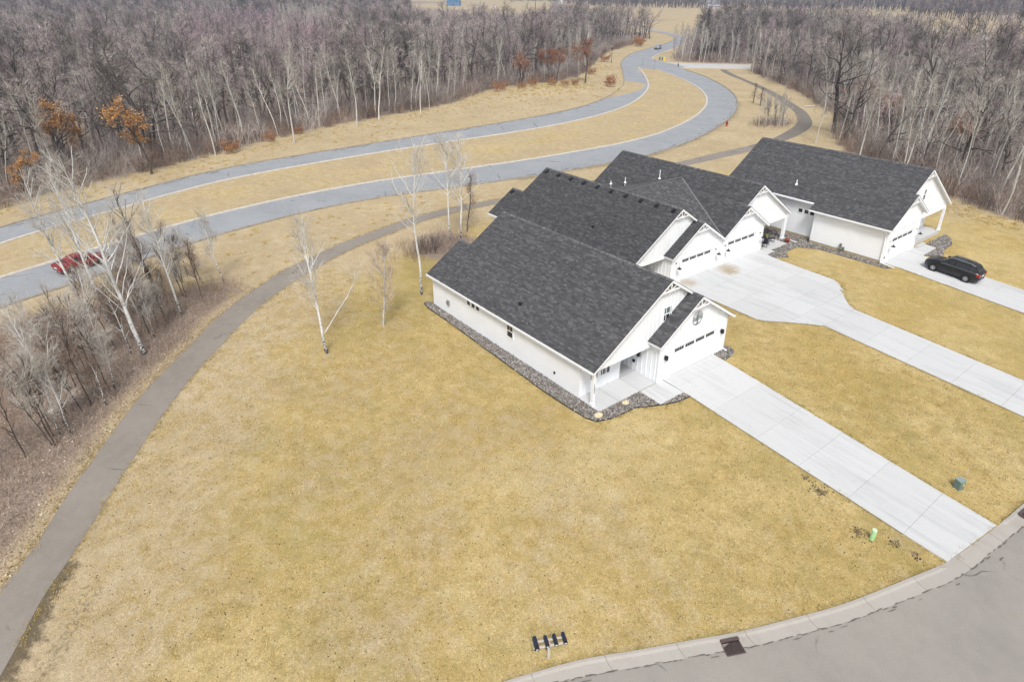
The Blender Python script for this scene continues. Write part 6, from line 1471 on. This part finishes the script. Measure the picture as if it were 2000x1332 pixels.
# ------------------------------------------------------------------ far buildings and vehicles
def far_house(name, x, y, rz, L, Wd, wallh, roofh, wall, roof, label, zb=0):
    r_ = empty(name, (x, y, zb), None, rz); tag(r_, label, 'house' if 'house' in name else 'building')
    MB().box(-L / 2, L / 2, -Wd / 2, Wd / 2, -.5, wallh).build('wall', wall, r_)
    mb = MB(); o = .6; mb.prism([(-L / 2 - o, -Wd / 2 - o, wallh), (-L / 2 - o, Wd / 2 + o, wallh), (-L / 2 - o, 0, wallh + roofh)], (L + 2 * o, 0, 0)); mb.build('roof', roof, r_, fix=True)
    mb = MB(); mb.prism([(-L / 2 - o - .02, -Wd / 2, wallh), (-L / 2 - o - .02, Wd / 2, wallh), (-L / 2 - o - .02, 0, wallh + roofh * .86)], (.05, 0, 0)); mb.build('gable', wall, r_, fix=True)
    for k in range(4):
        f_ = -L / 2 + L * (k + .5) / 4
        for s_ in (-1, 1): MB().box(f_ - .7, f_ + .7, s_ * (Wd / 2 + .02) - .03, s_ * (Wd / 2 + .02) + .03, 1.0, 2.4).build('window', MAT['glass'], r_)
    for s_ in (-1, 1): MB().box(s_ * (L / 2 + .02) - .03, s_ * (L / 2 + .02) + .03, -.8, .8, 1.0, 2.4).build('window', MAT['glass'], r_)
    return r_
W1 = plain('far_white_wall', (.7, .71, .72), .7); W2 = plain('far_beige_wall', (.5, .47, .42), .8); RB = plain('far_brown_roof', (.24, .19, .155), .9, .15, 2); RBL = plain('far_blue_grey_roof', (.25, .33, .40), .7, .1, 2); RG = plain('far_grey_roof', (.20, .20, .21), .9); BL = plain('far_blue_wall', (.10, .2, .33), .7)
far_house('far_house', -206, 338, 2.5, 17, 11, 5.5, 4.0, W1, RB, 'brown-roofed house half hidden by pale trees past the junction')
far_house('far_house', -224, 346, 2.5, 14, 10, 6.5, 4.5, W1, RBL, 'blue-roofed house half hidden by pale trees past the junction')
far_house('far_house', -470, 640, .9, 13, 9, 5, 4, W1, RG, 'white house against the dark far wood at the top')
far_house('far_building', -735, 470, 2.5, 34, 16, 6, 4, BL, RBL, 'low blue building in the far yard at the top')
far_house('far_building', -640, 565, 2.5, 26, 12, 5, 2.5, W1, RG, 'low white building right of the far yard')
for i, (x, y, lb) in enumerate(((-668, 459, 'white truck, left of the two in the far yard'), (-655, 474, 'white truck, right of the two in the far yard'))):
    car('far_truck', (x, y, .05), 2.4 + i * .3, 'carwhite', lb, 'pickup', 7.5, 2.5, 3.0)
MB().add([(-1080, 60, .3), (-1040, 190, .3), (-1120, 210, .3), (-1160, 70, .3)], [(0, 1, 2, 3)]).build('far_snow_field', MAT['snow']); tag(bpy.data.objects['far_snow_field'], kind='structure')
sn = MB(); rs_ = random.Random(6)
sn.add([(-104 + 3.2 * math.cos(a) * rs_.uniform(.7, 1.2), -28 + 2.4 * math.sin(a) * rs_.uniform(.7, 1.2), .05) for a in np.linspace(0, 6.0, 14)], [tuple(range(14))]); tag(sn.build('snow_patch', MAT['snow']), 'old snow patch inside the left end of the wood', 'snow')

# ------------------------------------------------------------------ haze
hz = NT('thin_haze'); hz.n.remove(hz.b); vol = hz.new('ShaderNodeVolumePrincipled'); vol.inputs['Color'].default_value = (.52, .67, 1.0, 1); vol.inputs['Density'].default_value = HAZE; vol.inputs['Anisotropy'].default_value = .0
out = [n for n in hz.n if n.type == 'OUTPUT_MATERIAL'][0]; hz.link(vol.outputs[0], out.inputs['Volume'])
if HAZE > 0:
    o = MB().box(-3800, 1050, -2550, 3850, -2.4, 27.5).build('haze', hz.m); tag(o, 'thin pale haze over the whole view', 'haze', kind='stuff')
